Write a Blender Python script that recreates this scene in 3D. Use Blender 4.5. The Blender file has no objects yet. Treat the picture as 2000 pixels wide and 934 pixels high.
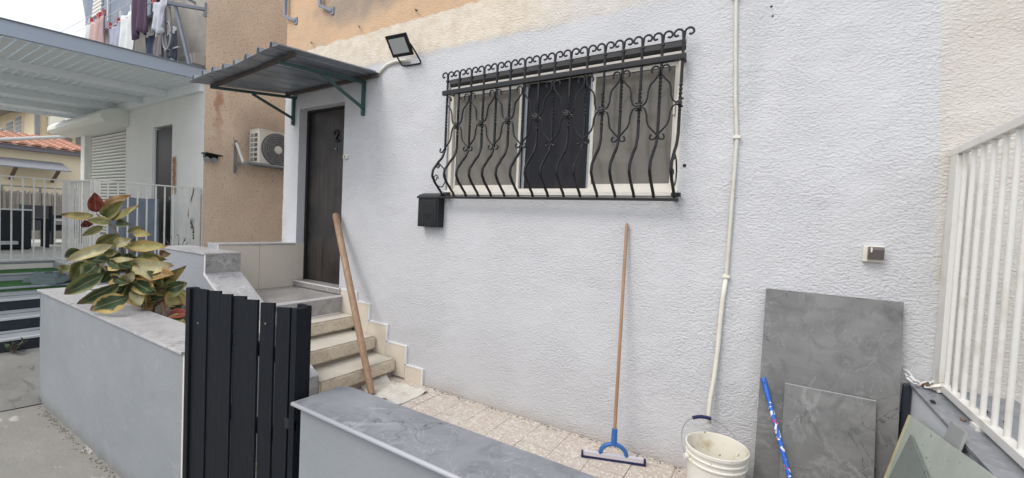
import bpy, bmesh, math, random
from mathutils import Vector, Matrix, noise
random.seed(7)
SC = bpy.context.scene
COL = SC.collection
# ---------------------------------------------------------------- camera
cam_d = bpy.data.cameras.new("camera"); cam = bpy.data.objects.new("camera", cam_d); COL.objects.link(cam)
cam_d.sensor_width = 36.0; cam_d.lens = 837.25 / 2000 * 36; cam_d.clip_start = 0.05; cam_d.clip_end = 2000
def cam_rot(y, p, r):
    cy, sy, cp, sp, cr, sr = math.cos(y), math.sin(y), math.cos(p), math.sin(p), math.cos(r), math.sin(r)
    A = Matrix(((1, 0, 0), (0, 0, -1), (0, 1, 0)))
    Rz = Matrix(((cy, sy, 0), (-sy, cy, 0), (0, 0, 1)))
    Rx = Matrix(((1, 0, 0), (0, cp, -sp), (0, sp, cp)))
    Rr = Matrix(((cr, -sr, 0), (sr, cr, 0), (0, 0, 1)))
    return Rr @ Rx @ A @ Rz
RW = cam_rot(0.548771, 0.0353875, 0.0464988)
m3 = Matrix((RW[0], -RW[1], -RW[2])).transposed()
cam.matrix_world = Matrix.Translation((0, -3.1, 1.61)) @ m3.to_4x4()
SC.camera = cam
# ---------------------------------------------------------------- sky, sun, exposure
W = bpy.data.worlds.new("World"); SC.world = W; W.use_nodes = True
nt = W.node_tree; bg = nt.nodes["Background"]
sky = nt.nodes.new("ShaderNodeTexSky"); sky.sky_type = 'NISHITA'; sky.sun_disc = False
SUN_EL, SUN_AZ = math.radians(50), math.radians(203)     # azimuth clockwise from +Y
sky.sun_elevation = SUN_EL; sky.sun_rotation = SUN_AZ
sky.air_density = 1.0; sky.dust_density = 5.0; sky.ozone_density = 1.0
veil = nt.nodes.new("ShaderNodeMix"); veil.data_type = 'RGBA'; veil.inputs[0].default_value = .72     # even white cloud veil over the whole sky
nt.links.new(sky.outputs[0], veil.inputs[6]); veil.inputs[7].default_value = (6.6, 6.9, 7.3, 1)
nt.links.new(veil.outputs[2], bg.inputs[0]); bg.inputs[1].default_value = 0.15
sun_d = bpy.data.lights.new("sun", 'SUN'); sun_d.energy = 0.85; sun_d.angle = math.radians(22); sun_d.color = (1, .97, .93)
sun = bpy.data.objects.new("sun", sun_d); COL.objects.link(sun)
sd = Vector((math.sin(SUN_AZ) * math.cos(SUN_EL), math.cos(SUN_AZ) * math.cos(SUN_EL), math.sin(SUN_EL)))
sun.rotation_euler = sd.to_track_quat('Z', 'Y').to_euler()
SC.view_settings.view_transform = 'Standard'; SC.view_settings.look = 'None'
SC.view_settings.exposure = 0.46; SC.view_settings.gamma = 1.0
# ---------------------------------------------------------------- materials
MATS = {}
def nd(t, typ, **kw):
    n = t.nodes.new(typ)
    for k, v in kw.items(): setattr(n, k, v)
    return n
def coords(t, scale=(1, 1, 1), kind='Object'):
    tc = nd(t, 'ShaderNodeTexCoord'); mp = nd(t, 'ShaderNodeMapping'); mp.inputs['Scale'].default_value = scale
    t.links.new(tc.outputs[kind], mp.inputs[0]); return mp.outputs[0]
def noise_fac(t, vec, scale, lo, hi, detail=4, dist=0.0, rough=.55):
    n = nd(t, 'ShaderNodeTexNoise'); n.inputs['Scale'].default_value = scale; n.inputs['Detail'].default_value = detail
    n.inputs['Distortion'].default_value = dist; n.inputs['Roughness'].default_value = rough
    t.links.new(vec, n.inputs['Vector'])
    r = nd(t, 'ShaderNodeMapRange'); r.inputs[1].default_value = lo; r.inputs[2].default_value = hi
    t.links.new(n.outputs[0], r.inputs[0]); return r.outputs[0]
def mixc(t, fac, a, b):
    m = nd(t, 'ShaderNodeMix', data_type='RGBA'); t.links.new(fac, m.inputs[0])
    for i, c in ((6, a), (7, b)):
        if hasattr(c, 'is_linked'): t.links.new(c, m.inputs[i])
        else: m.inputs[i].default_value = (*c, 1)
    return m.outputs[2]
def maths(t, op, a, b=None, clamp=False):
    m = nd(t, 'ShaderNodeMath', operation=op, use_clamp=clamp)
    for i, v in enumerate((a, b)):
        if v is None: continue
        if hasattr(v, 'is_linked'): t.links.new(v, m.inputs[i])
        else: m.inputs[i].default_value = v
    return m.outputs[0]
def new_mat(name):
    m = bpy.data.materials.new(name); m.use_nodes = True
    return m, m.node_tree, m.node_tree.nodes['Principled BSDF']
def add_bump(t, b, layers, vec):
    prev = None
    for (scale, dist, detail) in layers:
        n = nd(t, 'ShaderNodeTexNoise'); n.inputs['Scale'].default_value = scale; n.inputs['Detail'].default_value = detail
        t.links.new(vec, n.inputs['Vector'])
        bp = nd(t, 'ShaderNodeBump'); bp.inputs['Distance'].default_value = dist; bp.inputs['Strength'].default_value = 1
        t.links.new(n.outputs[0], bp.inputs['Height'])
        if prev: t.links.new(prev, bp.inputs['Normal'])
        prev = bp.outputs[0]
    if prev: t.links.new(prev, b.inputs['Normal'])
def mat(name, col, rough=.6, metal=0.0, var=(), bump=(), scale=(1, 1, 1), spec=.5, coat=0):
    """col, then layers (noise scale, second colour, low, high, detail)"""
    if name in MATS: return MATS[name]
    m, t, b = new_mat(name)
    b.inputs['Roughness'].default_value = rough; b.inputs['Metallic'].default_value = metal
    b.inputs['Specular IOR Level'].default_value = spec; b.inputs['Coat Weight'].default_value = coat
    c = col
    if var or bump: vec = coords(t, scale)
    for (s, c2, lo, hi, det) in var:
        c = mixc(t, noise_fac(t, vec, s, lo, hi, det), c, c2)
    if hasattr(c, 'is_linked'): t.links.new(c, b.inputs['Base Color'])
    else: b.inputs['Base Color'].default_value = (*c, 1)
    add_bump(t, b, bump, vec if (var or bump) else None)
    MATS[name] = m; return m

def stucco(name, base, zones=False, grain=1.0):
    m, t, b = new_mat(name); b.inputs['Roughness'].default_value = .85; b.inputs['Specular IOR Level'].default_value = .25
    vec = coords(t)
    c = mixc(t, noise_fac(t, vec, 1.3, .35, .7, 5), base, tuple(v * .955 for v in base))
    c = mixc(t, noise_fac(t, vec, 7, .56, .75, 6), c, tuple(v * .94 for v in base))
    if zones:
        sx = nd(t, 'ShaderNodeSeparateXYZ'); t.links.new(vec, sx.inputs[0])
        x, z = sx.outputs[0], sx.outputs[2]
        wob = nd(t, 'ShaderNodeTexNoise'); wob.inputs['Scale'].default_value = 5; wob.inputs['Detail'].default_value = 8; t.links.new(vec, wob.inputs['Vector'])
        wobs = maths(t, 'MULTIPLY', maths(t, 'SUBTRACT', wob.outputs[0], .5), .10)
        def above(sock, lim, soft, sign=1, wobble=wobs):
            s = maths(t, 'ADD', sock, wobble)
            r = nd(t, 'ShaderNodeMapRange'); r.inputs[1].default_value = lim; r.inputs[2].default_value = lim + soft
            t.links.new(s, r.inputs[0]); return r.outputs[0]
        # older cream coat above the fresh white
        big = nd(t, 'ShaderNodeTexNoise'); big.inputs['Scale'].default_value = 1.1; t.links.new(vec, big.inputs['Vector'])
        bw = maths(t, 'MULTIPLY', maths(t, 'SUBTRACT', big.outputs[0], .5), .16)
        fc = above(maths(t, 'ADD', z, bw), 3.19, .05)
        left = nd(t, 'ShaderNodeMapRange'); left.inputs[1].default_value = -1.0; left.inputs[2].default_value = -1.9; t.links.new(x, left.inputs[0])
        fc = maths(t, 'MULTIPLY', fc, maths(t, 'MAXIMUM', left.outputs[0], .45))
        c = mixc(t, fc, c, mixc(t, noise_fac(t, vec, 9, .4, .65, 6), (.74, .67, .57), (.66, .57, .46)))
        fo = above(maths(t, 'ADD', z, maths(t, 'MULTIPLY', bw, .25)), 3.555, .015)
        c = mixc(t, fo, c, mixc(t, noise_fac(t, vec, 6, .4, .68, 6), (.64, .44, .28), (.58, .42, .29)))
        # grey soot stain on the orange coat
        sx2 = maths(t, 'MULTIPLY', maths(t, 'ADD', x, 3.95), 1.0)
        d = maths(t, 'ADD', maths(t, 'POWER', sx2, 2.0), maths(t, 'MULTIPLY', maths(t, 'POWER', maths(t, 'SUBTRACT', z, 3.95), 2.0), 9.0))
        d = maths(t, 'ADD', d, maths(t, 'MULTIPLY', wobs, 9.0))
        st = nd(t, 'ShaderNodeMapRange'); st.inputs[1].default_value = .75; st.inputs[2].default_value = .1; t.links.new(d, st.inputs[0])
        c = mixc(t, maths(t, 'MULTIPLY', st.outputs[0], .7), c, (.24, .22, .20))
        # neighbour's warm cream beyond the boundary
        fr = above(maths(t, 'SUBTRACT', x, maths(t, 'MULTIPLY', maths(t, 'SUBTRACT', 2.6, z), .045)), .675, .02, wobble=maths(t, 'MULTIPLY', wobs, .4))
        c = mixc(t, fr, c, mixc(t, noise_fac(t, vec, 2.5, .4, .65, 6), (.64, .62, .58), (.59, .555, .51)))
        # dirt along the foot of the wall
        ft = nd(t, 'ShaderNodeMapRange'); ft.inputs[1].default_value = .10; ft.inputs[2].default_value = -.005
        t.links.new(maths(t, 'ADD', z, wobs), ft.inputs[0])
        c = mixc(t, maths(t, 'MULTIPLY', ft.outputs[0], .5), c, (.45, .40, .34))
    t.links.new(c, b.inputs['Base Color'])
    # relief: trowel-dragged roughcast
    v2 = coords(t, (42, 42, 66)); n1 = nd(t, 'ShaderNodeTexNoise'); n1.inputs['Scale'].default_value = 1.15 / grain; n1.inputs['Detail'].default_value = 4.0
    n1.inputs['Distortion'].default_value = .45; n1.inputs['Roughness'].default_value = .55; t.links.new(v2, n1.inputs['Vector'])
    msk = noise_fac(t, vec, 1.9, .40, .56, 4)
    h1 = maths(t, 'MULTIPLY', n1.outputs[0], maths(t, 'ADD', maths(t, 'MULTIPLY', msk, .45), .6))
    b1 = nd(t, 'ShaderNodeBump'); b1.inputs['Distance'].default_value = .0122 * grain; b1.inputs['Strength'].default_value = 1
    t.links.new(h1, b1.inputs['Height'])
    n2 = nd(t, 'ShaderNodeTexNoise'); n2.inputs['Scale'].default_value = 110; n2.inputs['Detail'].default_value = 3; t.links.new(vec, n2.inputs['Vector'])
    b2 = nd(t, 'ShaderNodeBump'); b2.inputs['Distance'].default_value = .002; t.links.new(n2.outputs[0], b2.inputs['Height']); t.links.new(b1.outputs[0], b2.inputs['Normal'])
    t.links.new(b2.outputs[0], b.inputs['Normal'])
    MATS[name] = m; return m

def marble(name, base, light, dark, rough, scale=1.0):
    m, t, b = new_mat(name); vec = coords(t, (scale,) * 3)
    b.inputs['Roughness'].default_value = rough
    c = mixc(t, noise_fac(t, coords(t, (scale, scale * 1.6, scale * 1.6)), 2.0, .32, .66, 7, 1.6), base, light)
    c = mixc(t, noise_fac(t, vec, 5.5, .48, .75, 8, 2.0), c, dark)
    # fine pale veins and dark cracks where a warped noise crosses its mid value
    for sc, width, colr, dist, amt in ((1.5, .016, tuple(v * 1.7 for v in light), 1.8, .5), (1.9, .008, tuple(v * .4 for v in dark), 2.6, .85), (3.6, .012, tuple(v * 1.45 for v in light), 3.0, .6)):
        n = nd(t, 'ShaderNodeTexNoise'); n.inputs['Scale'].default_value = sc; n.inputs['Detail'].default_value = 5; n.inputs['Distortion'].default_value = dist
        t.links.new(vec, n.inputs['Vector'])
        a = maths(t, 'ABSOLUTE', maths(t, 'SUBTRACT', n.outputs[0], .5))
        r = nd(t, 'ShaderNodeMapRange'); r.inputs[1].default_value = width; r.inputs[2].default_value = 0; t.links.new(a, r.inputs[0])
        f = maths(t, 'MULTIPLY', r.outputs[0], maths(t, 'MULTIPLY', noise_fac(t, vec, .9 * sc, .42, .56, 2), amt))
        c = mixc(t, f, c, colr)
    v3 = coords(t, (3 * scale, 40 * scale, 40 * scale))
    c = mixc(t, maths(t, 'MULTIPLY', noise_fac(t, v3, 1.0, .5, .75, 3), .25), c, tuple(v * .8 for v in base))
    t.links.new(c, b.inputs['Base Color'])
    add_bump(t, b, [(9, .0015, 4)], vec)
    MATS[name] = m; return m

def wood(name, c1, c2, rough=.55, axis=2, freq=28):
    m, t, b = new_mat(name); s = [freq] * 3; s[axis] = 1.3
    v = coords(t, tuple(s)); b.inputs['Roughness'].default_value = rough
    c = mixc(t, noise_fac(t, v, 1.0, .3, .7, 6, .6), c1, c2)
    c = mixc(t, noise_fac(t, coords(t), 2.5, .45, .7, 4), c, tuple(v * .75 for v in c1))
    t.links.new(c, b.inputs['Base Color']); add_bump(t, b, [(1.0, .0015, 5)], v)
    MATS[name] = m; return m

def leaf_mat(name, inner, edge, patchy, back=None):
    m, t, b = new_mat(name); b.inputs['Roughness'].default_value = .5
    uv = nd(t, 'ShaderNodeUVMap'); uv.uv_map = 'UVMap'
    s = nd(t, 'ShaderNodeSeparateXYZ'); t.links.new(uv.outputs[0], s.inputs[0])
    u, v = s.outputs[0], s.outputs[1]
    vec = coords(t)
    ac = maths(t, 'ABSOLUTE', maths(t, 'SUBTRACT', v, .5))            # 0 midrib .. .5 rim
    nz = nd(t, 'ShaderNodeTexNoise'); nz.inputs['Scale'].default_value = 22; nz.inputs['Detail'].default_value = 5; t.links.new(vec, nz.inputs['Vector'])
    e = maths(t, 'ADD', ac, maths(t, 'MULTIPLY', maths(t, 'SUBTRACT', nz.outputs[0], .5), patchy))
    r = nd(t, 'ShaderNodeMapRange'); r.inputs[1].default_value = .29; r.inputs[2].default_value = .36; t.links.new(e, r.inputs[0])
    c = mixc(t, noise_fac(t, vec, 14, .35, .68, 4), inner, tuple(q * .62 for q in inner))
    c = mixc(t, r.outputs[0], c, edge)
    tip = nd(t, 'ShaderNodeMapRange'); tip.inputs[1].default_value = .8; tip.inputs[2].default_value = 1.0; t.links.new(maths(t, 'ADD', u, maths(t, 'MULTIPLY', maths(t, 'SUBTRACT', nz.outputs[0], .5), .5)), tip.inputs[0])
    c = mixc(t, maths(t, 'MULTIPLY', tip.outputs[0], .6), c, (.34, .16, .06))
    rib = nd(t, 'ShaderNodeMapRange'); rib.inputs[1].default_value = .03; rib.inputs[2].default_value = .008; t.links.new(ac, rib.inputs[0])
    c = mixc(t, maths(t, 'MULTIPLY', rib.outputs[0], .7), c, (.42, .38, .18))
    if back:
        g = nd(t, 'ShaderNodeNewGeometry'); c = mixc(t, g.outputs['Backfacing'], c, back)
    t.links.new(c, b.inputs['Base Color'])
    # side veins
    wv = nd(t, 'ShaderNodeTexWave'); wv.inputs['Scale'].default_value = 7; wv.inputs['Distortion'].default_value = .6
    cmb = nd(t, 'ShaderNodeCombineXYZ'); t.links.new(maths(t, 'SUBTRACT', u, maths(t, 'MULTIPLY', ac, .45)), cmb.inputs[0]); t.links.new(cmb.outputs[0], wv.inputs['Vector'])
    bp = nd(t, 'ShaderNodeBump'); bp.inputs['Distance'].default_value = .0025; t.links.new(wv.outputs[1], bp.inputs['Height']); t.links.new(bp.outputs[0], b.inputs['Normal'])
    MATS[name] = m; return m

M_WALL = stucco('white_stucco', (.615, .622, .645), zones=True)
M_TAN = None
def tan_wall():
    m, t, b = new_mat('tan_roughcast'); b.inputs['Roughness'].default_value = .9; vec = coords(t)
    b.inputs['Specular IOR Level'].default_value = .2
    c = mixc(t, noise_fac(t, vec, 2.0, .35, .7, 6), (.78, .62, .475), (.68, .53, .40))
    c = mixc(t, noise_fac(t, vec, 38, .58, .72, 3), c, (.38, .27, .18))
    c = mixc(t, noise_fac(t, vec, 30, .62, .8, 3), c, (.72, .60, .47))
    sx = nd(t, 'ShaderNodeSeparateXYZ'); t.links.new(vec, sx.inputs[0])
    # rusty red drip and a grey smudge round the air conditioner
    wb = nd(t, 'ShaderNodeTexNoise'); wb.inputs['Scale'].default_value = 6; wb.inputs['Detail'].default_value = 6; t.links.new(vec, wb.inputs['Vector'])
    w = maths(t, 'MULTIPLY', maths(t, 'SUBTRACT', wb.outputs[0], .5), .25)
    dy = maths(t, 'ABSOLUTE', maths(t, 'ADD', maths(t, 'SUBTRACT', sx.outputs[1], .22), w))
    r = nd(t, 'ShaderNodeMapRange'); r.inputs[1].default_value = .07; r.inputs[2].default_value = .02; t.links.new(dy, r.inputs[0])
    rz = nd(t, 'ShaderNodeMapRange'); rz.inputs[1].default_value = 2.5; rz.inputs[2].default_value = 3.3; t.links.new(maths(t, 'ADD', sx.outputs[2], w), rz.inputs[0])
    rz2 = nd(t, 'ShaderNodeMapRange'); rz2.inputs[1].default_value = 3.5; rz2.inputs[2].default_value = 3.4; t.links.new(sx.outputs[2], rz2.inputs[0])
    c = mixc(t, maths(t, 'MULTIPLY', maths(t, 'MULTIPLY', r.outputs[0], rz.outputs[0]), maths(t, 'MULTIPLY', rz2.outputs[0], .65)), c, (.42, .17, .09))
    d = maths(t, 'ADD', maths(t, 'POWER', maths(t, 'SUBTRACT', sx.outputs[1], 1.0), 2.0), maths(t, 'POWER', maths(t, 'SUBTRACT', sx.outputs[2], 2.95), 2.0))
    r3 = nd(t, 'ShaderNodeMapRange'); r3.inputs[1].default_value = .35; r3.inputs[2].default_value = .02; t.links.new(maths(t, 'ADD', d, w), r3.inputs[0])
    c = mixc(t, maths(t, 'MULTIPLY', r3.outputs[0], .55), c, (.22, .18, .15))
    t.links.new(c, b.inputs['Base Color'])
    add_bump(t, b, [(42, .018, 3), (120, .004, 2)], vec)
    MATS['tan'] = m; return m
M_TAN = tan_wall()
M_GREY = stucco('grey_paint_render', (.40, .42, .44), grain=.35)
M_GREYR = stucco('grey_rough_render', (.36, .38, .41), grain=.8)
def paint_wall():
    m, t, b = new_mat('grey_planter_paint'); b.inputs['Roughness'].default_value = .7; vec = coords(t)
    c = mixc(t, noise_fac(t, vec, 1.2, .35, .7, 6), (.28, .30, .32), (.235, .255, .275))
    c = mixc(t, noise_fac(t, vec, 5, .58, .8, 8, 1.0), c, (.31, .325, .34))
    c = mixc(t, noise_fac(t, coords(t, (1, 1, .25)), 9, .63, .8, 6), c, (.235, .245, .25))
    sx = nd(t, 'ShaderNodeSeparateXYZ'); t.links.new(vec, sx.inputs[0])
    wb = nd(t, 'ShaderNodeTexNoise'); wb.inputs['Scale'].default_value = 9; wb.inputs['Detail'].default_value = 7; t.links.new(vec, wb.inputs['Vector'])
    ft = nd(t, 'ShaderNodeMapRange'); ft.inputs[1].default_value = .14; ft.inputs[2].default_value = -.02
    t.links.new(maths(t, 'ADD', sx.outputs[2], maths(t, 'MULTIPLY', maths(t, 'SUBTRACT', wb.outputs[0], .5), .3)), ft.inputs[0])
    c = mixc(t, maths(t, 'MULTIPLY', ft.outputs[0], .55), c, (.20, .19, .17))
    sc_ = noise_fac(t, coords(t, (1.5, 1.5, 9)), 3.2, .68, .72, 4, .6); c = mixc(t, maths(t, 'MULTIPLY', sc_, .5), c, (.36, .37, .38))
    t.links.new(c, b.inputs['Base Color']); add_bump(t, b, [(3, .006, 4), (14, .0025, 5), (60, .0012, 3)], vec)
    return m
M_PLANTER = paint_wall()
M_SLAB = marble('grey_stone_tile', (.20, .21, .235), (.27, .28, .305), (.155, .165, .185), .3)
M_COPE = marble('pale_grey_stone_tile', (.42, .42, .43), (.52, .51, .51), (.35, .35, .37), .3)
M_STAIRT = marble('grey_stair_tile', (.30, .29, .285), (.38, .37, .36), (.24, .235, .235), .3, 1.3)
M_TILEBIG = marble('charcoal_stone_tile', (.165, .168, .168), (.225, .226, .224), (.125, .127, .128), .42)
M_BEIGE = mat('beige_tile', (.74, .67, .57), .35, var=[(2, (.69, .62, .52), .3, .7, 4)])
M_WHITE = mat('white_trim', (.78, .78, .78), .5, var=[(14, (.66, .66, .66), .5, .8, 4)])
M_WHITER = mat('white_metal_paint', (.70, .69, .655), .42, var=[(9, (.60, .58, .52), .52, .72, 6)], bump=[(60, .0006, 2)])
M_BLACK = mat('black_iron', (.007, .008, .011), .34, .0, var=[(40, (.018, .018, .022), .5, .75, 3)], bump=[(70, .0012, 3)], spec=.4)
M_DARK = mat('dark_void', (.01, .01, .012), .7)
M_GATE = mat('navy_black_paint', (.005, .007, .011), .6, var=[(6, (.009, .012, .018), .4, .7, 5), (40, (.03, .035, .04), .74, .8, 2)], bump=[(1.0, .002, 4)], scale=(30, 30, 2), spec=.2)
M_STEP = mat('limestone', (.68, .60, .48), .85, var=[(4, (.52, .44, .33), .4, .7, 6), (32, (.46, .38, .28), .56, .70, 4)], bump=[(35, .01, 5), (120, .003, 3)])
M_STEPTOP = mat('worn_limestone', (.60, .56, .49), .75, var=[(3, (.50, .46, .39), .4, .7, 6), (30, (.68, .65, .60), .6, .75, 5)], bump=[(40, .002, 4)])
M_POLE = wood('pole_wood', (.27, .165, .10), (.40, .265, .17), .6, 2, 30)
M_BROOM = wood('broom_wood', (.44, .27, .16), (.33, .19, .11), .5, 2, 40)
M_DOOR = wood('dark_door_wood', (.016, .014, .015), (.058, .046, .041), .45, 2, 26)
M_BLUE = mat('blue_plastic', (.03, .14, .42), .4, var=[(30, (.10, .24, .5), .62, .72, 3)])
M_NAVY = mat('navy_rubber', (.012, .018, .09), .5)
M_STEEL = mat('galvanised_steel', (.33, .36, .39), .4, .75, var=[(5, (.25, .28, .32), .4, .7, 5), (18, (.28, .19, .13), .68, .78, 5)])
M_CANOPY = mat('zinc_sheet', (.34, .37, .41), .42, .45, var=[(3, (.17, .195, .23), .4, .65, 6), (14, (.33, .36, .39), .6, .75, 6)], bump=[(30, .0015, 3)], scale=(1, .35, 1))
M_GREEN = mat('green_paint', (.035, .085, .08), .5, var=[(20, (.015, .05, .05), .5, .75, 4)])
M_RUST = mat('rusty_wood', (.06, .055, .055), .8, var=[(12, (.12, .09, .07), .4, .7, 5)])
M_PLASTIC = mat('cream_plastic', (.74, .72, .64), .5, var=[(8, (.66, .62, .52), .5, .7, 5)])
M_BUCKET = mat('bucket_plastic', (.82, .81, .755), .42, var=[(6, (.77, .745, .66), .45, .7, 5), (26, (.40, .30, .17), .68, .72, 6)])
M_BUCKIN = mat('bucket_inside', (.76, .73, .64), .5, var=[(7, (.52, .42, .27), .52, .7, 6), (34, (.20, .12, .06), .66, .70, 5)])
M_CREAM = mat('cream_frame', (.72, .69, .63), .4, var=[(6, (.68, .62, .52), .5, .75, 4)])
M_PANE = mat('reflection_toned_pane', (.185, .172, .150), .16, var=[(1.1, (.15, .138, .122), .35, .65, 3), (2, (.215, .20, .175), .55, .75, 3)], scale=(1, 1, 2.2), spec=.4)  # opaque glass; reflected buildings are painted in as mottled taupe
M_MESH = mat('dark_screen', (.010, .011, .017), .45, var=[(3, (.018, .018, .024), .45, .6, 4)], scale=(6, 1, 1), spec=.3)  # opaque mesh; the dark room behind it is put into the colour
M_BOX = mat('shutter_box', (.045, .045, .048), .55, var=[(4, (.07, .07, .07), .5, .7, 4)])
M_SOIL = mat('soil', (.09, .07, .055), .95, var=[(25, (.05, .04, .03), .4, .6, 5)], bump=[(25, .03, 5)])
M_STEM = mat('bark', (.20, .15, .12), .85, var=[(30, (.12, .085, .065), .4, .7, 5)], bump=[(50, .004, 3)])
M_STALK = mat('cut_stalk_wood', (.40, .25, .16), .8, var=[(20, (.32, .18, .11), .4, .7, 4)])
M_RAG = mat('rag_cloth', (.66, .63, .57), .95, var=[(9, (.55, .51, .44), .45, .7, 5)], bump=[(220, .0015, 2), (8, .01, 3)])
M_GREEND = mat('grey_green_cloth', (.12, .16, .16), .75, bump=[(9, .02, 4)])
M_TURF = mat('artificial_turf', (.06, .20, .045), .95, var=[(60, (.03, .12, .02), .4, .65, 4)], bump=[(160, .012, 2)])
M_NSTEP = mat('step_concrete', (.38, .40, .43), .7, var=[(4, (.32, .33, .36), .4, .7, 5)])
M_NRISER = mat('dark_riser', (.018, .023, .033), .5, var=[(14, (.04, .045, .055), .6, .75, 4)])
M_NWHITE = mat('neighbour_white', (.80, .80, .76), .8, var=[(2, (.74, .74, .70), .4, .7, 5)], bump=[(40, .003, 3)])
M_SHUT = mat('shutter_slat', (.80, .80, .74), .45)
M_PERG = mat('pergola_paint', (.80, .83, .84), .5)
M_PERGD = mat('pergola_fascia_paint', (.36, .43, .52), .5)
M_NAVYD = mat('navy_door', (.008, .014, .026), .4)
M_WICKER = mat('dark_wicker', (.012, .017, .025), .6, bump=[(90, .004, 2)])
M_CUSH = mat('pale_cushion', (.55, .57, .58), .9)
M_DECK = mat('pale_deck', (.66, .66, .63), .6, var=[(3, (.58, .58, .56), .4, .7, 4)])
M_REED = mat('reed', (.42, .38, .34), .9, var=[(1.2, (.30, .265, .235), .4, .65, 5), (3, (.54, .50, .45), .55, .75, 4)], scale=(20, 20, .8))
M_YELLOW = mat('yellow_plaster', (.80, .70, .52), .9, var=[(.8, (.72, .60, .42), .4, .7, 5)])
M_ROOF = mat('terracotta', (.50, .25, .17), .85, var=[(3, (.38, .19, .13), .4, .7, 4), (9, (.60, .38, .28), .55, .7, 3)])
M_GREYM = mat('grey_metal', (.24, .25, .27), .6, var=[(4, (.30, .30, .30), .5, .7, 4)])
M_GREYSH = mat('grey_panel', (.20, .24, .31), .8, var=[(3, (.27, .29, .34), .45, .7, 4)])
M_AC = mat('ac_casing', (.66, .64, .57), .45, var=[(4, (.58, .55, .47), .5, .75, 5)])
M_ACD = mat('ac_dark', (.10, .10, .105), .5)
M_ACG = mat('ac_grille', (.27, .27, .27), .5)
def concrete(name, base, light, dark, thr=.62):
    m, t, b = new_mat(name); vec = coords(t); b.inputs['Roughness'].default_value = .85
    c = mixc(t, noise_fac(t, vec, .9, .35, .65, 8), base, dark)
    c = mixc(t, noise_fac(t, coords(t, (1.0, 2.4, 1)), 2.6, thr, thr + .05, 3, .8), c, light)
    c = mixc(t, noise_fac(t, vec, 22, .5, .75, 6), c, tuple(v * .8 for v in base))
    t.links.new(c, b.inputs['Base Color']); add_bump(t, b, [(6, .012, 6), (50, .003, 4)], vec); return m
M_ROAD = concrete('street_concrete', (.31, .295, .265), (.44, .43, .41), (.23, .22, .195))
M_APRON = concrete('stained_concrete', (.33, .32, .29), (.16, .158, .15), (.13, .13, .125), .54)
def terrazzo():
    m, t, b = new_mat('terrazzo_tile'); vec = coords(t); b.inputs['Roughness'].default_value = .6
    c = mixc(t, noise_fac(t, vec, 1.6, .35, .65, 6), (.56, .49, .43), (.55, .51, .45))
    vo = nd(t, 'ShaderNodeTexVoronoi'); vo.inputs['Scale'].default_value = 75; t.links.new(vec, vo.inputs['Vector'])
    sp = nd(t, 'ShaderNodeSeparateXYZ'); t.links.new(vo.outputs['Color'], sp.inputs[0])
    r = nd(t, 'ShaderNodeMapRange'); r.inputs[1].default_value = .55; r.inputs[2].default_value = .6; t.links.new(sp.outputs[0], r.inputs[0])
    c = mixc(t, maths(t, 'MULTIPLY', r.outputs[0], .36), c, (.42, .30, .23))
    r2 = nd(t, 'ShaderNodeMapRange'); r2.inputs[1].default_value = .8; r2.inputs[2].default_value = .83; t.links.new(sp.outputs[1], r2.inputs[0])
    c = mixc(t, maths(t, 'MULTIPLY', r2.outputs[0], .7), c, (.74, .70, .64))
    c = mixc(t, noise_fac(t, vec, 4.5, .6, .75, 7, 1), c, (.68, .65, .60))
    t.links.new(c, b.inputs['Base Color']); add_bump(t, b, [(60, .0015, 3)], vec); return m
M_TERR = terrazzo()
M_JOINT = mat('grout', (.33, .28, .23), .95)
def glass_sheet(name, col, tr):
    m, t, b = new_mat(name); vec = coords(t); b.inputs['Roughness'].default_value = .14
    c = mixc(t, noise_fac(t, vec, 3, .45, .7, 6), col, tuple(v * .82 for v in col))
    c = mixc(t, noise_fac(t, vec, 45, .70, .74, 2), c, (.10, .10, .09))
    t.links.new(c, b.inputs['Base Color']); b.inputs['Transmission Weight'].default_value = tr; b.inputs['IOR'].default_value = 1.3; return m
M_GLASS = glass_sheet('dusty_glass', (.62, .68, .62), .30)
M_GLASS2 = glass_sheet('reflection_grey_glass', (.26, .30, .28), .25)  # tone of a dark reflection, worn by the added pane
M_TAPE = mat('yellow_tape', (.55, .48, .27), .7, var=[(12, (.44, .33, .13), .5, .68, 5)])
def sticker_mat():
    m, t, b = new_mat('blue_print_handle'); b.inputs['Roughness'].default_value = .35
    v = coords(t, (26, 26, 26)); vo = nd(t, 'ShaderNodeTexNoise'); vo.inputs['Scale'].default_value = 1.5; vo.inputs['Detail'].default_value = 1; t.links.new(v, vo.inputs['Vector'])
    def band(s, lo, hi):
        r = nd(t, 'ShaderNodeMapRange'); r.inputs[1].default_value = lo; r.inputs[2].default_value = hi; t.links.new(s, r.inputs[0]); return r.outputs[0]
    sep = nd(t, 'ShaderNodeSeparateColor'); t.links.new(vo.outputs['Color'], sep.inputs[0])
    c = mixc(t, band(sep.outputs[0], .58, .60), (.02, .13, .55), (.78, .80, .84))
    c = mixc(t, band(sep.outputs[1], .62, .64), c, (.60, .05, .09))
    t.links.new(c, b.inputs['Base Color']); return m
M_STICK = sticker_mat()
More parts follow.
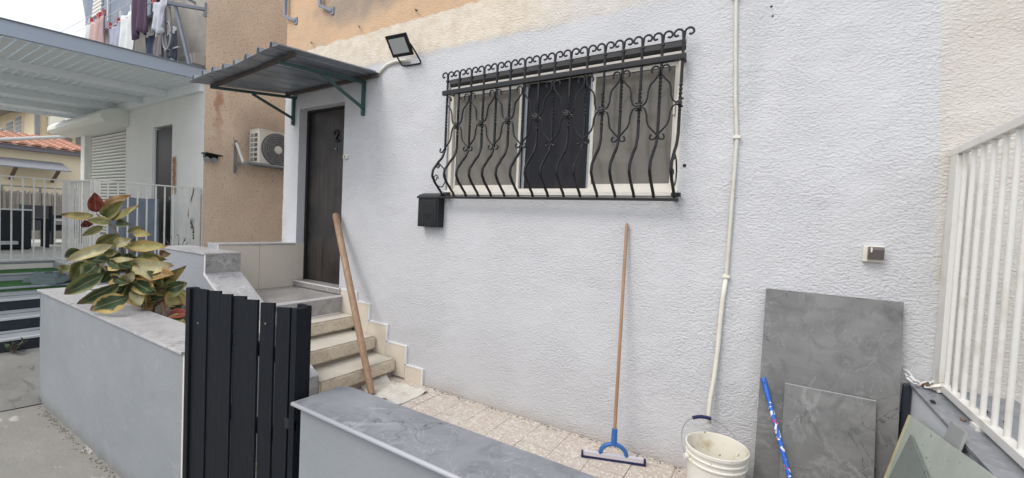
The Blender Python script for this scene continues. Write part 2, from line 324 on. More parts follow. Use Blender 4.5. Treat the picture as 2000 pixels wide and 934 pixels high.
LEAF = {'dark': leaf_mat('leaf_dark', (.065, .105, .045), (.20, .21, .07), .25, (.19, .20, .10)),
        'olive': leaf_mat('leaf_olive', (.20, .21, .07), (.33, .28, .10), .3, (.24, .24, .12)),
        'yellow': leaf_mat('leaf_yellow', (.50, .45, .18), (.50, .33, .12), .35, (.40, .37, .18)),
        'cream': leaf_mat('leaf_cream', (.66, .61, .38), (.55, .46, .20), .3, (.50, .46, .28)),
        'orange': leaf_mat('leaf_orange', (.36, .22, .085), (.42, .24, .09), .5, (.40, .27, .13)),
        'red': leaf_mat('leaf_red', (.30, .06, .05), (.32, .09, .06), .2, (.22, .09, .07)),
        'varieg': leaf_mat('leaf_variegated', (.05, .09, .035), (.52, .38, .13), .5, (.30, .29, .14))}
M_RUBBLE = mat('mortar_crumbs', (.24, .22, .19), .95, var=[(30, (.34, .32, .29), .5, .7, 3)])
def cloth(name, c): return mat('cloth_' + name, c, .95, var=[(5, tuple(v * .8 for v in c), .4, .7, 4)])
# ---------------------------------------------------------------- builders
class MB:
    def __init__(s): s.v = []; s.f = []; s.uv = None
    def quad(s, pts):
        n = len(s.v); s.v += [tuple(p) for p in pts]; s.f.append(tuple(range(n, n + len(pts)))); return s
    def box(s, x0, x1, y0, y1, z0, z1, c=0.0):
        """axis box, optional chamfer c on every edge via inset corner ring"""
        if c <= 0:
            n = len(s.v)
            s.v += [(x, y, z) for z in (z0, z1) for (x, y) in ((x0, y0), (x1, y0), (x1, y1), (x0, y1))]
            for f in ((0, 3, 2, 1), (4, 5, 6, 7), (0, 1, 5, 4), (1, 2, 6, 5), (2, 3, 7, 6), (3, 0, 4, 7)): s.f.append(tuple(n + i for i in f))
            return s
        bm = bmesh.new(); bmesh.ops.create_cube(bm, size=1)
        for v in bm.verts: v.co = Vector(((x0 + x1) / 2 + v.co.x * (x1 - x0), (y0 + y1) / 2 + v.co.y * (y1 - y0), (z0 + z1) / 2 + v.co.z * (z1 - z0)))
        bmesh.ops.bevel(bm, geom=bm.edges[:], offset=c, segments=2, affect='EDGES', profile=.6)
        return s.add_bm(bm)
    def add_bm(s, bm, mtx=None):
        n = len(s.v); bm.verts.index_update()
        for v in bm.verts: s.v.append(tuple(mtx @ v.co) if mtx else tuple(v.co))
        for f in bm.faces: s.f.append(tuple(n + v.index for v in f.verts))
        bm.free(); return s
    def obox(s, mtx, sx, sy, sz, c=0.0):
        m = MB().box(-sx / 2, sx / 2, -sy / 2, sy / 2, -sz / 2, sz / 2, c); n = len(s.v)
        s.v += [tuple(mtx @ Vector(p)) for p in m.v]; s.f += [tuple(n + i for i in f) for f in m.f]; return s
    def beam(s, a, b, w, h, c=0.0, up=(0, 0, 1)):
        a, b = Vector(a), Vector(b); d = (b - a).normalized(); u = Vector(up)
        if abs(d.dot(u)) > .98: u = Vector((0, 1, 0))
        x = d.cross(u).normalized(); y = x.cross(d)
        m = Matrix.Translation((a + b) / 2) @ Matrix((x, d, y)).transposed().to_4x4()
        return s.obox(m, w, (b - a).length, h, c)
    def tube(s, pts, r, n=8, cap=True, twist=0):
        pts = [Vector(p) for p in pts]; k = len(pts); rr = r if isinstance(r, (list, tuple)) else [r] * k
        t0 = (pts[1] - pts[0]).normalized(); up = Vector((0, 0, 1)) if abs(t0.z) < .9 else Vector((0, 1, 0))
        x = t0.cross(up).normalized(); base = len(s.v)
        for i, p in enumerate(pts):
            t = (pts[min(i + 1, k - 1)] - pts[max(i - 1, 0)]).normalized()
            x = (x - t * x.dot(t)).normalized(); y = t.cross(x)
            for j in range(n):
                a = 2 * math.pi * j / n + twist * i; s.v.append(tuple(p + (x * math.cos(a) + y * math.sin(a)) * rr[i]))
        for i in range(k - 1):
            for j in range(n):
                a, b = base + i * n + j, base + i * n + (j + 1) % n; s.f.append((a, b, b + n, a + n))
        if cap:
            s.f.append(tuple(base + j for j in reversed(range(n)))); s.f.append(tuple(base + (k - 1) * n + j for j in range(n)))
        return s
    def lathe(s, c, prof, n=28, axis=(0, 0, 1)):
        ax = Vector(axis).normalized(); u = Vector((1, 0, 0)) if abs(ax.x) < .9 else Vector((0, 1, 0))
        x = ax.cross(u).normalized(); y = ax.cross(x); c = Vector(c); base = len(s.v); k = len(prof)
        for (r, h) in prof:
            for j in range(n):
                a = 2 * math.pi * j / n; s.v.append(tuple(c + ax * h + (x * math.cos(a) + y * math.sin(a)) * r))
        for i in range(k - 1):
            for j in range(n):
                a, b = base + i * n + j, base + i * n + (j + 1) % n; s.f.append((a, b, b + n, a + n))
        return s
    def prism(s, poly, y0, y1, axis='y'):
        """polygon in (x,z) extruded along y (axis y), or (y,z) along x (axis x), or (x,y) along z"""
        def P(p, q): return (p[0], q, p[1]) if axis == 'y' else ((q, p[0], p[1]) if axis == 'x' else (p[0], p[1], q))
        n = len(s.v); k = len(poly)
        s.v += [P(p, y0) for p in poly] + [P(p, y1) for p in poly]
        s.f.append(tuple(range(n, n + k))); s.f.append(tuple(range(n + 2 * k - 1, n + k - 1, -1)))
        for i in range(k): j = (i + 1) % k; s.f.append((n + i, n + k + i, n + k + j, n + j))
        return s
    def grid(s, fn, nu, nv):
        n = len(s.v)
        for j in range(nv + 1):
            for i in range(nu + 1): s.v.append(tuple(fn(i / nu, j / nv)))
        for j in range(nv):
            for i in range(nu):
                a = n + j * (nu + 1) + i; s.f.append((a, a + 1, a + nu + 2, a + nu + 1))
        return s
    def build(s, name, m, parent=None, smooth=False, label=None, fix=True):
        me = bpy.data.meshes.new(name); off = root_loc(parent)
        me.from_pydata([(p[0] - off[0], p[1] - off[1], p[2] - off[2]) for p in s.v], [], s.f)
        if fix:
            bm = bmesh.new(); bm.from_mesh(me); bmesh.ops.recalc_face_normals(bm, faces=bm.faces[:]); bm.to_mesh(me); bm.free()
        if s.uv:
            ul = me.uv_layers.new(name='UVMap')
            for poly in me.polygons:
                for li in poly.loop_indices: ul.data[li].uv = s.uv[me.loops[li].vertex_index]
        me.materials.append(m)
        if smooth:
            for p in me.polygons: p.use_smooth = True
            if smooth is not True: me.set_sharp_from_angle(angle=math.radians(smooth))
        o = bpy.data.objects.new(name, me); COL.objects.link(o)
        if parent: o.parent = parent
        if label: o['label'] = label
        return o
def root_loc(o):
    p = Vector((0, 0, 0))
    while o is not None: p += Vector(o.location); o = o.parent
    return p
def thing(name, label, cat, loc, group=None):
    o = bpy.data.objects.new(name, None); COL.objects.link(o); o.location = loc; o.empty_display_size = .1
    o['label'] = label; o['category'] = cat
    if group: o['group'] = group
    return o
def tag(o, label, cat, group=None):
    o['label'] = label; o['category'] = cat
    if group: o['group'] = group
    return o
def struct(o): o['kind'] = 'structure'; return o
def stuff(o): o['kind'] = 'stuff'; return o
def N(x, y, z, s): return noise.noise(Vector((x * s, y * s, z * s)))
def lin(a, b, n): return [a + (b - a) * i / n for i in range(n + 1)]

# ================================================================ GROUND
g = MB().grid(lambda u, v: (-150 + 300 * u, -150 + 300 * v, -.16), 30, 30); struct(g.build('street', M_ROAD))
def apron_pt(u, v):
    x = -5.42 - 1.02 * min(u * 1.6, 1) - max(u * 1.6 - 1, 0) * 3; y = -5.5 + 6.6 * v
    z = -.152 + .25 * min(u * 1.6, 1) ** .8 + .006 * N(x, y, 0, 4) - .03 * max(0, .04 - u)
    return (x + (.05 * N(0, y, 0, 2.2) if u < .02 else 0), y, z)
struct(MB().grid(apron_pt, 24, 50).build('pavement_apron', M_APRON, smooth=True))
# patio between the house and the front wall
patio = struct(MB().box(-3.4, 1.2, -1.86, -.001, -.155, -.008).build('patio_floor', M_JOINT))
patio['label'] = 'pink terrazzo patio floor between house wall and front wall'
J = .004
for i, x0 in enumerate(lin(-3.345, 1.075, 17)):
    for k, (y0, y1) in enumerate(((-.09, -.004), (-.35, -.09), (-.61, -.35), (-.87, -.61), (-1.13, -.87), (-1.39, -1.13), (-1.65, -1.39), (-1.845, -1.65))):
        if x0 > 1.0: continue
        sft = 0
        a, b_ = x0 + sft + J / 2, x0 + sft + .26 - J / 2
        dz = random.uniform(-.0015, .0015)
        MB().box(a, b_, y0 + J / 2, y1 - J / 2, -.012, 0 + dz).build('floor_tile', M_TERR, patio)

# ================================================================ MAIN HOUSE
house = thing('white_house', 'white roughcast house wall with orange coat at the top, dark door and barred window', 'house', (0, 0, 0))
DX0, DX1, DZ0, DZ1 = -5.0, -4.15, .735, 2.88
WX0, WX1, WZ0, WZ1 = -2.655, -.585, 1.85, 2.915
def wall_y(x, z):
    e = min(abs(x - DX0), abs(x - DX1)) if DZ0 - .1 < z < DZ1 + .1 and DX0 - .3 < x < DX1 + .3 else 1
    if WX0 - .3 < x < WX1 + .3 and WZ0 - .3 < z < WZ1 + .3:
        dx = max(WX0 - x, 0, x - WX1); dz = max(WZ0 - z, 0, z - WZ1); e = min(e, math.hypot(dx, dz))
    if DX0 - .3 < x < DX1 + .3 and DZ0 - .3 < z < DZ1 + .3:
        dx = max(DX0 - x, 0, x - DX1); dz = max(DZ0 - z, 0, z - DZ1); e = min(e, math.hypot(dx, dz))
    k = min(1, e / .12)
    y = .006 * N(x, 0, z, 1.3) + .003 * N(x, 3, z, 4) + .0025 * N(x, 7, z, 10) + .0022 * N(x, 9, z, 22)
    # plastered ridge by the conduit, wavering with height
    y += -.016 * math.exp(-((x + .30 + .03 * math.sin(z * 2)) / .10) ** 2) * (1 if z > .8 else max(0, z / .8))
    y += .018 * math.exp(-((x + .12 - .03 * (z - 2.5)) / .07) ** 2) * max(0, min(1, (z - 1.6) / .8))
    # older coat stands slightly proud above the white
    y += -.005 * max(0, min(1, (z - 3.2 - .03 * N(x, 1, z, 3)) / .02)) * (1 if x < -1.2 else 0)
    return y * k
xs = lin(-5.3, DX0, 12) + lin(DX0, DX1, 34)[1:] + lin(DX1, WX0, 60)[1:] + lin(WX0, WX1, 84)[1:] + lin(WX1, 4.2, 190)[1:]
zs = lin(-.3, DZ0, 42) + lin(DZ0, WZ0, 46)[1:] + lin(WZ0, DZ1, 42)[1:] + [WZ1] + lin(WZ1, 6.2, 120)[1:]
mb = MB(); nx = len(xs)
for z in zs:
    for x in xs: mb.v.append((x, wall_y(x, z), z))
for j in range(len(zs) - 1):
    for i in range(nx - 1):
        cx, cz = (xs[i] + xs[i + 1]) / 2, (zs[j] + zs[j + 1]) / 2
        if DX0 < cx < DX1 and DZ0 < cz < DZ1: continue
        if WX0 < cx < WX1 and WZ0 < cz < WZ1: continue
        a = j * nx + i; mb.f.append((a, a + 1, a + nx + 1, a + nx))
for (x0, x1, z0, z1, dp) in ((DX0, DX1, DZ0, DZ1, .30), (WX0, WX1, WZ0, WZ1, .30)):
    mb.quad([(x0, 0, z0), (x0, dp, z0), (x0, dp, z1), (x0, 0, z1)]); mb.quad([(x1, 0, z0), (x1, 0, z1), (x1, dp, z1), (x1, dp, z0)])
    mb.quad([(x0, 0, z1), (x0, dp, z1), (x1, dp, z1), (x1, 0, z1)]); mb.quad([(x0, 0, z0), (x1, 0, z0), (x1, dp, z0), (x0, dp, z0)])
mb.quad([(-5.3, wall_y(-5.3, -.3), -.3), (-5.3, wall_y(-5.3, 6.2), 6.2), (-5.3, 6, 6.2), (-5.3, 6, -.3)])
mb.quad([(-5.3, 0, 6.2), (4.2, 0, 6.2), (4.2, 6, 6.2), (-5.3, 6, 6.2)]); mb.quad([(4.2, 0, -.3), (4.2, 6, -.3), (4.2, 6, 6.2), (4.2, 0, 6.2)])
mb.quad([(-5.3, 6, -.3), (-5.3, 6, 6.2), (4.2, 6, 6.2), (4.2, 6, -.3)])
wall = mb.build('wall', M_WALL, house, smooth=50, fix=False)
# door
door = MB().box(-4.965, -4.13, .13, .17, .79, 2.855).build('door', M_DOOR, house)
db = MB(); db.box(-5.0, -4.965, .10, .20, .79, 2.88, .003); db.box(-4.965, -4.15, .10, .20, 2.855, 2.88); db.build('door_frame', M_DARK, house)
num = []
for k in range(15):
    a = math.radians(200 - k * 17.5); num.append((-4.455 + .034 * math.cos(a), .118, 2.578 + .034 * math.sin(a)))
num += [(-4.432, .118, 2.545), (-4.455, .118, 2.518), (-4.478, .118, 2.496), (-4.468, .118, 2.486), (-4.445, .118, 2.490), (-4.422, .118, 2.484), (-4.405, .118, 2.502)]
num[0:0] = [(-4.478, .118, 2.566)]
MB().tube(num, [.009] * 4 + [.011] * 9 + [.012] * (len(num) - 13), 8).build('number_two', mat('dark_bronze', (.05, .048, .048), .4, .6), door, smooth=True)
MB().lathe((-4.455, .127, 2.395), [(.0, -.012), (.011, -.010), (.013, 0), (.013, .006)], 14, (0, 1, 0)).build('peephole', M_STEEL, door, smooth=40)
MB().box(-4.975, -4.10, -.03, .128, .735, .802, .003).build('threshold', M_STAIRT, house)
MB().box(-4.975, -4.10, -.034, -.031, .790, .803).build('threshold_trim', M_WHITE, house)
MB().box(-5.004, -4.99, .002, .10, .80, 1.25).build('reveal_tile', M_BEIGE, house)
# stepped skirting tiles with a white plaster border
for (x0, x1, z0, z1) in ((-4.10, -3.842, .40, .785), (-3.838, -3.632, .30, .683), (-3.628, -3.352, .16, .503), (-3.348, -3.076, .02, .333), (-3.072, -2.848, .0, .148)):
    MB().box(x0, x1, -.016, .004, z0, z1, .0015).build('skirting_tile', M_BEIGE, house)
    t = MB(); t.box(x0, x1 + .022, -.02, .004, z1 + .001, z1 + .014)
    t.box(x1 + .002, x1 + .022, -.02, .004, max(z0, z1 - .20) if z1 > .2 else 0, z1 + .0005); t.build('skirting_border', M_WHITE, house)
# window: frame, panes, roller shutter box, track and sill
win = MB()
win.box(WX0 + .002, WX0 + .045, .02, .12, 1.885, 2.85, .003); win.box(WX1 - .045, WX1 - .002, .02, .12, 1.885, 2.85, .003)
win.box(WX0 + .045, WX1 - .045, .02, .12, 2.80, 2.85, .003); win.box(WX0 + .045, WX1 - .045, .03, .12, 1.885, 1.91, .002)
win = win.build('window', M_CREAM, house)
for (x0, x1, y, m, nm) in ((WX0 + .047, -1.892, .052, M_PANE, 'sash'), (-1.262, WX1 - .047, .052, M_PANE, 'sash')):
    s = MB(); w = .024
    s.box(x0, x0 + w, y, y + .03, 1.912, 2.798, .002); s.box(x1 - w, x1, y, y + .03, 1.912, 2.798, .002)
    s.box(x0 + w, x1 - w, y, y + .03, 1.912, 1.945, .002); s.box(x0 + w, x1 - w, y, y + .03, 2.765, 2.798, .002)
    s.build('sash', M_CREAM, win); MB().box(x0 + w, x1 - w, y + .010, y + .018, 1.945, 2.765).build('pane', m, win)
s = MB(); s.box(-1.885, -1.855, .085, .112, 1.912, 2.798, .002); s.box(-1.292, -1.27, .085, .112, 1.912, 2.798, .002); s.build('screen_frame', M_STEEL, win)
MB().box(-1.853, -1.294, .092, .098, 1.912, 2.798).build('screen', M_MESH, win)
hb = MB(); hb.box(-.655, -.64, .035, .051, 2.42, 2.52, .003); hb.box(-.655, -.61, .030, .038, 2.505, 2.52, .002); hb.build('sash_handle', M_CREAM, win)
s = MB(); s.box(WX0 + .002, WX1 - .002, -.02, .10, 1.852, 1.884, .003)
s.box(WX0 + .002, WX1 - .002, -.005, .02, 1.884, 1.894); s.box(WX0 + .002, WX1 - .002, .024, .03, 1.884, 1.905); s.build('sill', M_CREAM, win)
s = MB(); s.prism([(.004, 2.913), (.004, 2.875), (.03, 2.855), (.14, 2.852), (.14, 2.913)], WX0 + .003, WX1 - .003, 'x'); s.build('shutter_box', M_BOX, win)
MB().box(WX0 + .1, WX1 - .06, .06, .072, 2.80, 2.853).build('shutter_slat', M_GREYM, win)
MB().box(WX0 + .05, WX1 - .05, .125, .3, 1.87, 2.91).build('dark_backing', M_DARK, win)
# nails left in the orange coat
for (x, z) in ((-4.77, 3.63), (-3.93, 3.65), (-3.10, 3.645)):
    MB().tube([(x - .03, .02, z + .01), (x, -.03, z), (x + .05, -.05, z - .03)], .006, 6).build('old_nail', M_RUST, house)
# patched holes and chips
for (x, z, r) in ((-.10, 3.03, .007), (-.09, 2.97, .006), (-.55, 2.06, .012)):
    MB().lathe((x, wall_y(x, z) - .002, z), [(0, 0), (r, .0), (r * 1.1, .006)], 9, (0, 1, 0)).build('plug_hole', M_DARK, house)

# ================================================================ WINDOW GRILLE
gr = thing('window_grille', 'black wrought iron bellied grille with scrolls over the wide window', 'window grille', (-1.6, 0, 1.83))
BX = [-2.605 + i * .1345 for i in range(16)]
def belly(z):
    if z > 2.24: return -.08
    pts = [(2.24, -.08), (2.18, -.115), (2.12, -.175), (2.05, -.232), (2.0, -.238), (1.95, -.205), (1.90, -.15), (1.86, -.105), (1.825, -.085)]
    for (z0, y0), (z1, y1) in zip(pts, pts[1:]):
        if z1 <= z <= z0:
            t = (z0 - z) / (z0 - z1); t = t * t * (3 - 2 * t) * .35 + t * .65
            return y0 + (y1 - y0) * t
    return -.085
for i, x in enumerate(BX):
    z_tw = (2.44, 2.66) if i % 2 == 0 else (2.36, 2.60)
    b = MB().tube([(x, belly(z), z) for z in lin(1.83, 2.20, 22)] + [(x, -.08, z) for z in (2.26, 2.32)] + [(x, -.08, z_tw[0])], .0108, 8, twist=0)
    b.tube([(x, -.08, z) for z in lin(z_tw[0], z_tw[1], 16)], [.0105 + .003 * (k % 2) for k in range(17)], 4, twist=.85)
    b.tube([(x, -.08, z) for z in lin(z_tw[1], 2.935, 4)], .0102, 8)
    b.box(x - .012, x + .012, -.092, -.068, 2.862, 2.878)
    b.build('bar', M_BLACK, gr, smooth=40)
def spiral(cx, cz, r0, a0, turns, sgn, y, n=16):
    return [(cx + sgn * (r0 * (1 - .62 * k / n)) * math.cos(a0 + turns * 2 * math.pi * k / n), y, cz + (r0 * (1 - .62 * k / n)) * math.sin(a0 + turns * 2 * math.pi * k / n)) for k in range(n + 1)]
for i, x in enumerate(BX):
    for sgn in (-1, 1):
        # finial: bar top curls out to each side like a shepherd's crook
        pts = [(x + sgn * .003, -.08, 2.885), (x + sgn * .006, -.08, 2.92)] + [(x + sgn * (.034 - .028 * math.cos(a)), -.08, 2.925 + .028 * math.sin(a)) for a in lin(.2, 3.3, 9)]
        pts += [(x + sgn * (.046 + .014 * math.cos(a)), -.08, 2.922 - .012 * math.sin(a)) for a in lin(.2, 2.6, 5)]
        MB().tube(pts, .0075, 6).build('finial_scroll', M_BLACK, gr, smooth=40)
YS = -.094
for i, x in enumerate(BX):
    if i % 2 == 0:
        for sgn in (-1, 1):
            xo = x + sgn * .1345
            if xo < BX[0] - .05 or xo > BX[15] + .05: continue
            hd = spiral(x + sgn * .034, 2.70, .026, math.radians(200), -.78, -sgn if False else sgn, YS)
            top = [(x + sgn * .034 + sgn * .026 * math.cos(a), YS, 2.70 + .026 * math.sin(a)) for a in lin(math.radians(-40), math.radians(190), 9)]
            up = top + [(x + sgn * .012, YS, 2.665), (x + sgn * .034, YS, 2.635), (x + sgn * .066, YS, 2.60), (x + sgn * .076, YS, 2.56), (x + sgn * .078, YS, 2.52), (x + sgn * .09, YS, 2.485), (x + sgn * .112, YS, 2.468), (x + sgn * .142, YS, 2.486), (x + sgn * .158, YS, 2.49)]
            MB().tube(up, .0066, 6).build('upper_scroll', M_BLACK, gr, smooth=40)
            lo = [(x + sgn * .158, YS, 2.436), (x + sgn * .142, YS, 2.440), (x + sgn * .112, YS, 2.458), (x + sgn * .09, YS, 2.442), (x + sgn * .078, YS, 2.405), (x + sgn * .074, YS, 2.36), (x + sgn * .062, YS, 2.325), (x + sgn * .03, YS, 2.29), (x + sgn * .004, YS, 2.262)]
            lo += [(x - sgn * .036 + sgn * .032 * math.cos(a) * (1 - .12 * k), YS, 2.252 - .026 * math.sin(a) * (1 - .06 * k)) for k, a in enumerate(lin(math.radians(5), math.radians(255), 8))]
            MB().tube(lo, .0066, 6).build('lower_scroll', M_BLACK, gr, smooth=40)
    else:
        MB().box(x - .013, x + .013, -.106, -.066, 2.448, 2.478, .003).build('collar', M_BLACK, gr)
s = MB().box(-2.655, -.565, -.098, -.064, 2.748, 2.788, .003)
for k in range(70): s.box(-2.65 + k * .0298, -2.64 + k * .0298, -.0995, -.0975, 2.758, 2.778)
s.build('top_rail', M_BLACK, gr)
MB().box(-2.66, -.56, -.105, -.066, 1.812, 1.832, .003).build('bottom_rail', M_BLACK, gr)
for xe, sg in ((-2.605, 1), (-.5875, -1)):
    # side return: an arc from belly to wall with two small scrolls
    arc = [(xe, -.20, 2.10), (xe, -.15, 2.12), (xe, -.09, 2.085), (xe, -.06, 2.02), (xe, -.065, 1.96), (xe, -.10, 1.915), (xe, -.16, 1.915)]
    MB().tube(arc, .0055, 6).build('side_arc', M_BLACK, gr, smooth=40)
    for (cy, cz, r) in ((-.165, 2.09, .022), (-.19, 1.985, .034)):
        MB().tube([(xe, cy + r * (1 - .06 * k) * math.cos(k * .62), cz + r * (1 - .06 * k) * math.sin(k * .62)) for k in range(13)], .005, 6).build('side_scroll', M_BLACK, gr, smooth=40)
    for z in (1.822, 2.768):
        MB().beam((xe, -.09, z), (xe, .012, z), .022, .014).build('wall_bracket', M_BLACK, gr)
    MB().box(xe - .03, xe + .03, -.05, -.018, 1.845, 1.873, .002).build('end_plate', M_BLACK, gr)

# ================================================================ CANOPY OVER THE DOOR
cn = thing('door_canopy', 'rusting corrugated zinc canopy on green brackets above the front door', 'canopy', (-4.35, 0, 3.05))
A0, A1 = Vector((-5.16, .012, 3.075)), Vector((-3.575, .012, 3.105))      # along the wall
B0, B1 = Vector((-5.38, -1.01, 2.955)), Vector((-3.70, -1.02, 3.035))      # outer edge
ribs = 8
def cprof(u):
    f = (u * ribs + .0) % 1.0
    return .048 if .43 < f < .57 else (.0 if f < .34 or f > .66 else .048 * (1 - abs(f - .5) / .16) * 1.7 if abs(f - .5) > .07 else .048)
us = []
for k in range(ribs): us += [(k + q) / ribs for q in (0, .2, .38, .44, .56, .62, .8)]
us.append(1.0)
def rib_h(u):
    f = (u * ribs) % 1.0
    return .045 if .43 <= f <= .57 else 0.0
for top, nm in ((0, 'roof_sheet'),):
    mb = MB()
    for lay in (0, -.0035):
        for v in (0, .5, 1):
            for u in us:
                p = (A0.lerp(A1, u)).lerp(B0.lerp(B1, u), v); sag = -.012 * math.sin(u * 9 + v * 3) * v
                mb.v.append((p.x, p.y, p.z + rib_h(u) + sag + lay))
    k = len(us)
    for lay in (0, 1):
        for j in range(2):
            for i in range(k - 1):
                a = lay * 3 * k + j * k + i; mb.f.append((a, a + 1, a + k + 1, a + k) if lay == 0 else (a, a + k, a + k + 1, a + 1))
    for i in range(k - 1):
        a = 2 * k + i; mb.f.append((a, a + 1, 3 * k + a + 1, 3 * k + a))
    mb.build(nm, M_CANOPY, cn)
def cpt(u, v, dz): 
    p = (A0.lerp(A1, u)).lerp(B0.lerp(B1, u), v); return (p.x, p.y, p.z + dz)
MB().beam(cpt(.0, .80, -.022), cpt(.98, .84, -.022), .03, .03).build('front_purlin', M_RUST, cn)
MB().beam(cpt(.03, .10, -.022), cpt(.99, .05, -.022), .03, .03).build('wall_purlin', M_RUST, cn)
for u, xb in ((.06, -5.10), (.845, -3.822)):
    MB().beam(cpt(u, .0, -.055), cpt(u + .01, .86, -.055), .028, .028).build('arm', M_GREEN, cn)
    MB().box(xb - .016, xb + .016, -.036, -.004, 2.69, 3.04, .002).build('wall_bracket', M_GREEN, cn)
    MB().beam((xb, -.035, 2.775), cpt(u, .47, -.07), .026, .026).build('strut', M_GREEN, cn)
    MB().lathe((xb, -.04, 2.74), [(0, 0), (.008, 0), (.008, .01)], 8, (0, 1, 0)).build('bolt', M_STEEL, cn)

# ================================================================ SMALL FITTINGS ON THE HOUSE WALL
fl = thing('floodlight', 'black square floodlight tilted down on the wall above the grille', 'floodlight', (-3.15, 0, 3.25))
rot = Matrix.Translation((-3.145, -.17, 3.255)) @ Matrix.Rotation(math.radians(5), 4, 'Z') @ Matrix.Rotation(math.radians(-52), 4, 'X')
s = MB(); s.obox(rot @ Matrix.Translation((0, 0, 0)), .25, .20, .022, .006); s.build('housing', M_BLACK, fl)
M_LENS = mat('floodlight_lens', (.40, .43, .42), .25, spec=.6)
rot = rot
# lens lies on the face that looks out and down
MB().obox(rot @ Matrix.Translation((0, 0, -.0125)), .19, .135, .004).build('lens', M_LENS, fl)
fr = MB()
for k in range(6): fr.obox(rot @ Matrix.Translation((-.10 + k * .04, 0, .022)), .006, .16, .024)
fr.build('cooling_fins', M_BLACK, fl)
s = MB(); s.tube([tuple(rot @ Vector((.128, .0, .0))), (-3.0, -.10, 3.19), (-3.0, -.03, 3.13), (-3.02, -.012, 3.12), (-3.20, -.012, 3.125), (-3.27, -.012, 3.14), (-3.27, -.08, 3.2), tuple(rot @ Vector((-.128, 0, 0)))], .008, 6); s.build('bracket', M_BLACK, fl, smooth=40)
cb = tag(MB().tube([(-3.17, -.02, 3.165), (-3.27, -.018, 3.185), (-3.38, -.016, 3.19), (-3.48, -.016, 3.175), (-3.57, -.016, 3.13), (-3.60, -.014, 3.10)], .016, 8).build('cable_conduit', M_PLASTIC, None, smooth=True), 'short cream cable conduit from the floodlight to the canopy', 'conduit')
cd = thing('drain_hose', 'cream corrugated hose running down the white wall to the bucket', 'hose', (-.27, 0, .4))
path = [(-.292, 4.4), (-.297, 3.6), (-.296, 3.10), (-.282, 2.81), (-.262, 2.45), (-.241, 2.22), (-.243, 2.0), (-.247, 1.63), (-.25, 1.335), (-.265, 1.065), (-.277, .75)]
pp = []; 
for (x0, z0), (x1, z1) in zip(path, path[1:]):
    n = max(2, int((z0 - z1) / .0055))
    for k in range(n): pp.append((x0 + (x1 - x0) * k / n, -.025, z0 + (z1 - z0) * k / n))
cut = [i for i, p in enumerate(pp) if p[2] < 1.34][0]
MB().tube(pp[:cut], [.0115 + .0026 * (1 if i % 2 else -1) for i in range(cut)], 10).build('corrugated_hose', M_PLASTIC, cd, smooth=True)
MB().tube([(-.25, -.025, 1.345), (-.262, -.026, 1.2), (-.268, -.028, 1.05), (-.272, -.032, .86), (-.28, -.05, .68), (-.292, -.07, .55), (-.296, -.08, .45), (-.29, -.085, .385)], .0138, 10).build('smooth_hose', M_PLASTIC, cd, smooth=True)
for (x, z) in ((-.241, 2.225), (-.25, 1.335), (-.296, 3.11)):
    MB().box(x - .022, x + .022, -.044, 0.0, z - .009, z + .009, .003).build('clip', M_PLASTIC, cd)
mbx = thing('mailbox', 'black metal mailbox with sloped lid under the left end of the grille', 'mailbox', (-2.79, 0, 1.7))
MB().prism([(-.002, 1.545), (-.085, 1.545), (-.085, 1.815), (-.002, 1.84)], -2.905, -2.655, 'x').build('box_body', M_BLACK, mbx)
MB().prism([(-.0, 1.868), (-.0, 1.845), (-.10, 1.812), (-.10, 1.825), (-.06, 1.85)], -2.915, -2.645, 'x').build('lid', M_BLACK, mbx)
s = MB(); s.box(-2.885, -2.675, -.090, -.084, 1.565, 1.795, .003); s.box(-2.855, -2.705, -.0925, -.089, 1.59, 1.70, .002); s.build('front_panel', M_BLACK, mbx)
s = MB(); s.box(-2.81, -2.74, -.094, -.090, 1.735, 1.748); s.build('letter_slot', M_DARK, mbx)
emb = MB()
for k in range(3):
    cx = -2.81 + k * .03
    emb.tube([(cx + .014 * math.cos(a), -.0935, 1.645 + .02 * math.sin(a)) for a in lin(0, 2 * math.pi, 10)], .003, 5)
emb.build('embossed_horn', M_BLACK, mbx, smooth=True)
bl = thing('door_bell', 'small white doorbell just right of the dark door', 'doorbell', (-4.09, 0, 2.265))
MB().box(-4.125, -4.055, -.025, .002, 2.243, 2.287, .004).build('bell_plate', M_WHITER, bl)
MB().box(-4.105, -4.08, -.029, -.0252, 2.255, 2.275, .002).build('button', mat('brass', (.35, .27, .14), .4, .6), bl)
so = thing('wall_socket', 'outdoor socket with dark flap on cream plate above the charcoal tiles', 'socket', (.475, 0, 1.54))
MB().box(.428, .518, -.028, .004, 1.492, 1.580, .004).build('back_plate', M_PLASTIC, so)
MB().prism([(-.028, 1.505), (-.050, 1.507), (-.056, 1.56), (-.046, 1.576), (-.028, 1.576)], .446, .514, 'x').build('flap', mat('grey_flap', (.10, .085, .08), .4), so)
MB().box(.455, .462, -.058, -.052, 1.545, 1.572, .001).build('latch', M_PLASTIC, so)
for (x, z, lb) in ((-5.28, 4.06, 'bent grey steel hook at the left top corner of the house wall'), (-4.58, 4.03, 'bent grey steel hook right of the corner hook, under the soot stain')):
    h = thing('clothesline_hook', lb, 'hook', (x, 0, z), 'steel hooks at the top of the house wall')
    MB().beam((x, -.05, z + .35), (x, -.05, z - .04), .035, .03).build('upright', M_GREYSH, h)
    MB().beam((x, -.05, z - .03), (x + .17, -.015, z - .11), .03, .03).build('foot', M_GREYSH, h)
    MB().box(x + .15, x + .20, -.02, .012, z - .15, z - .07).build('wall_plate', M_GREYSH, h)
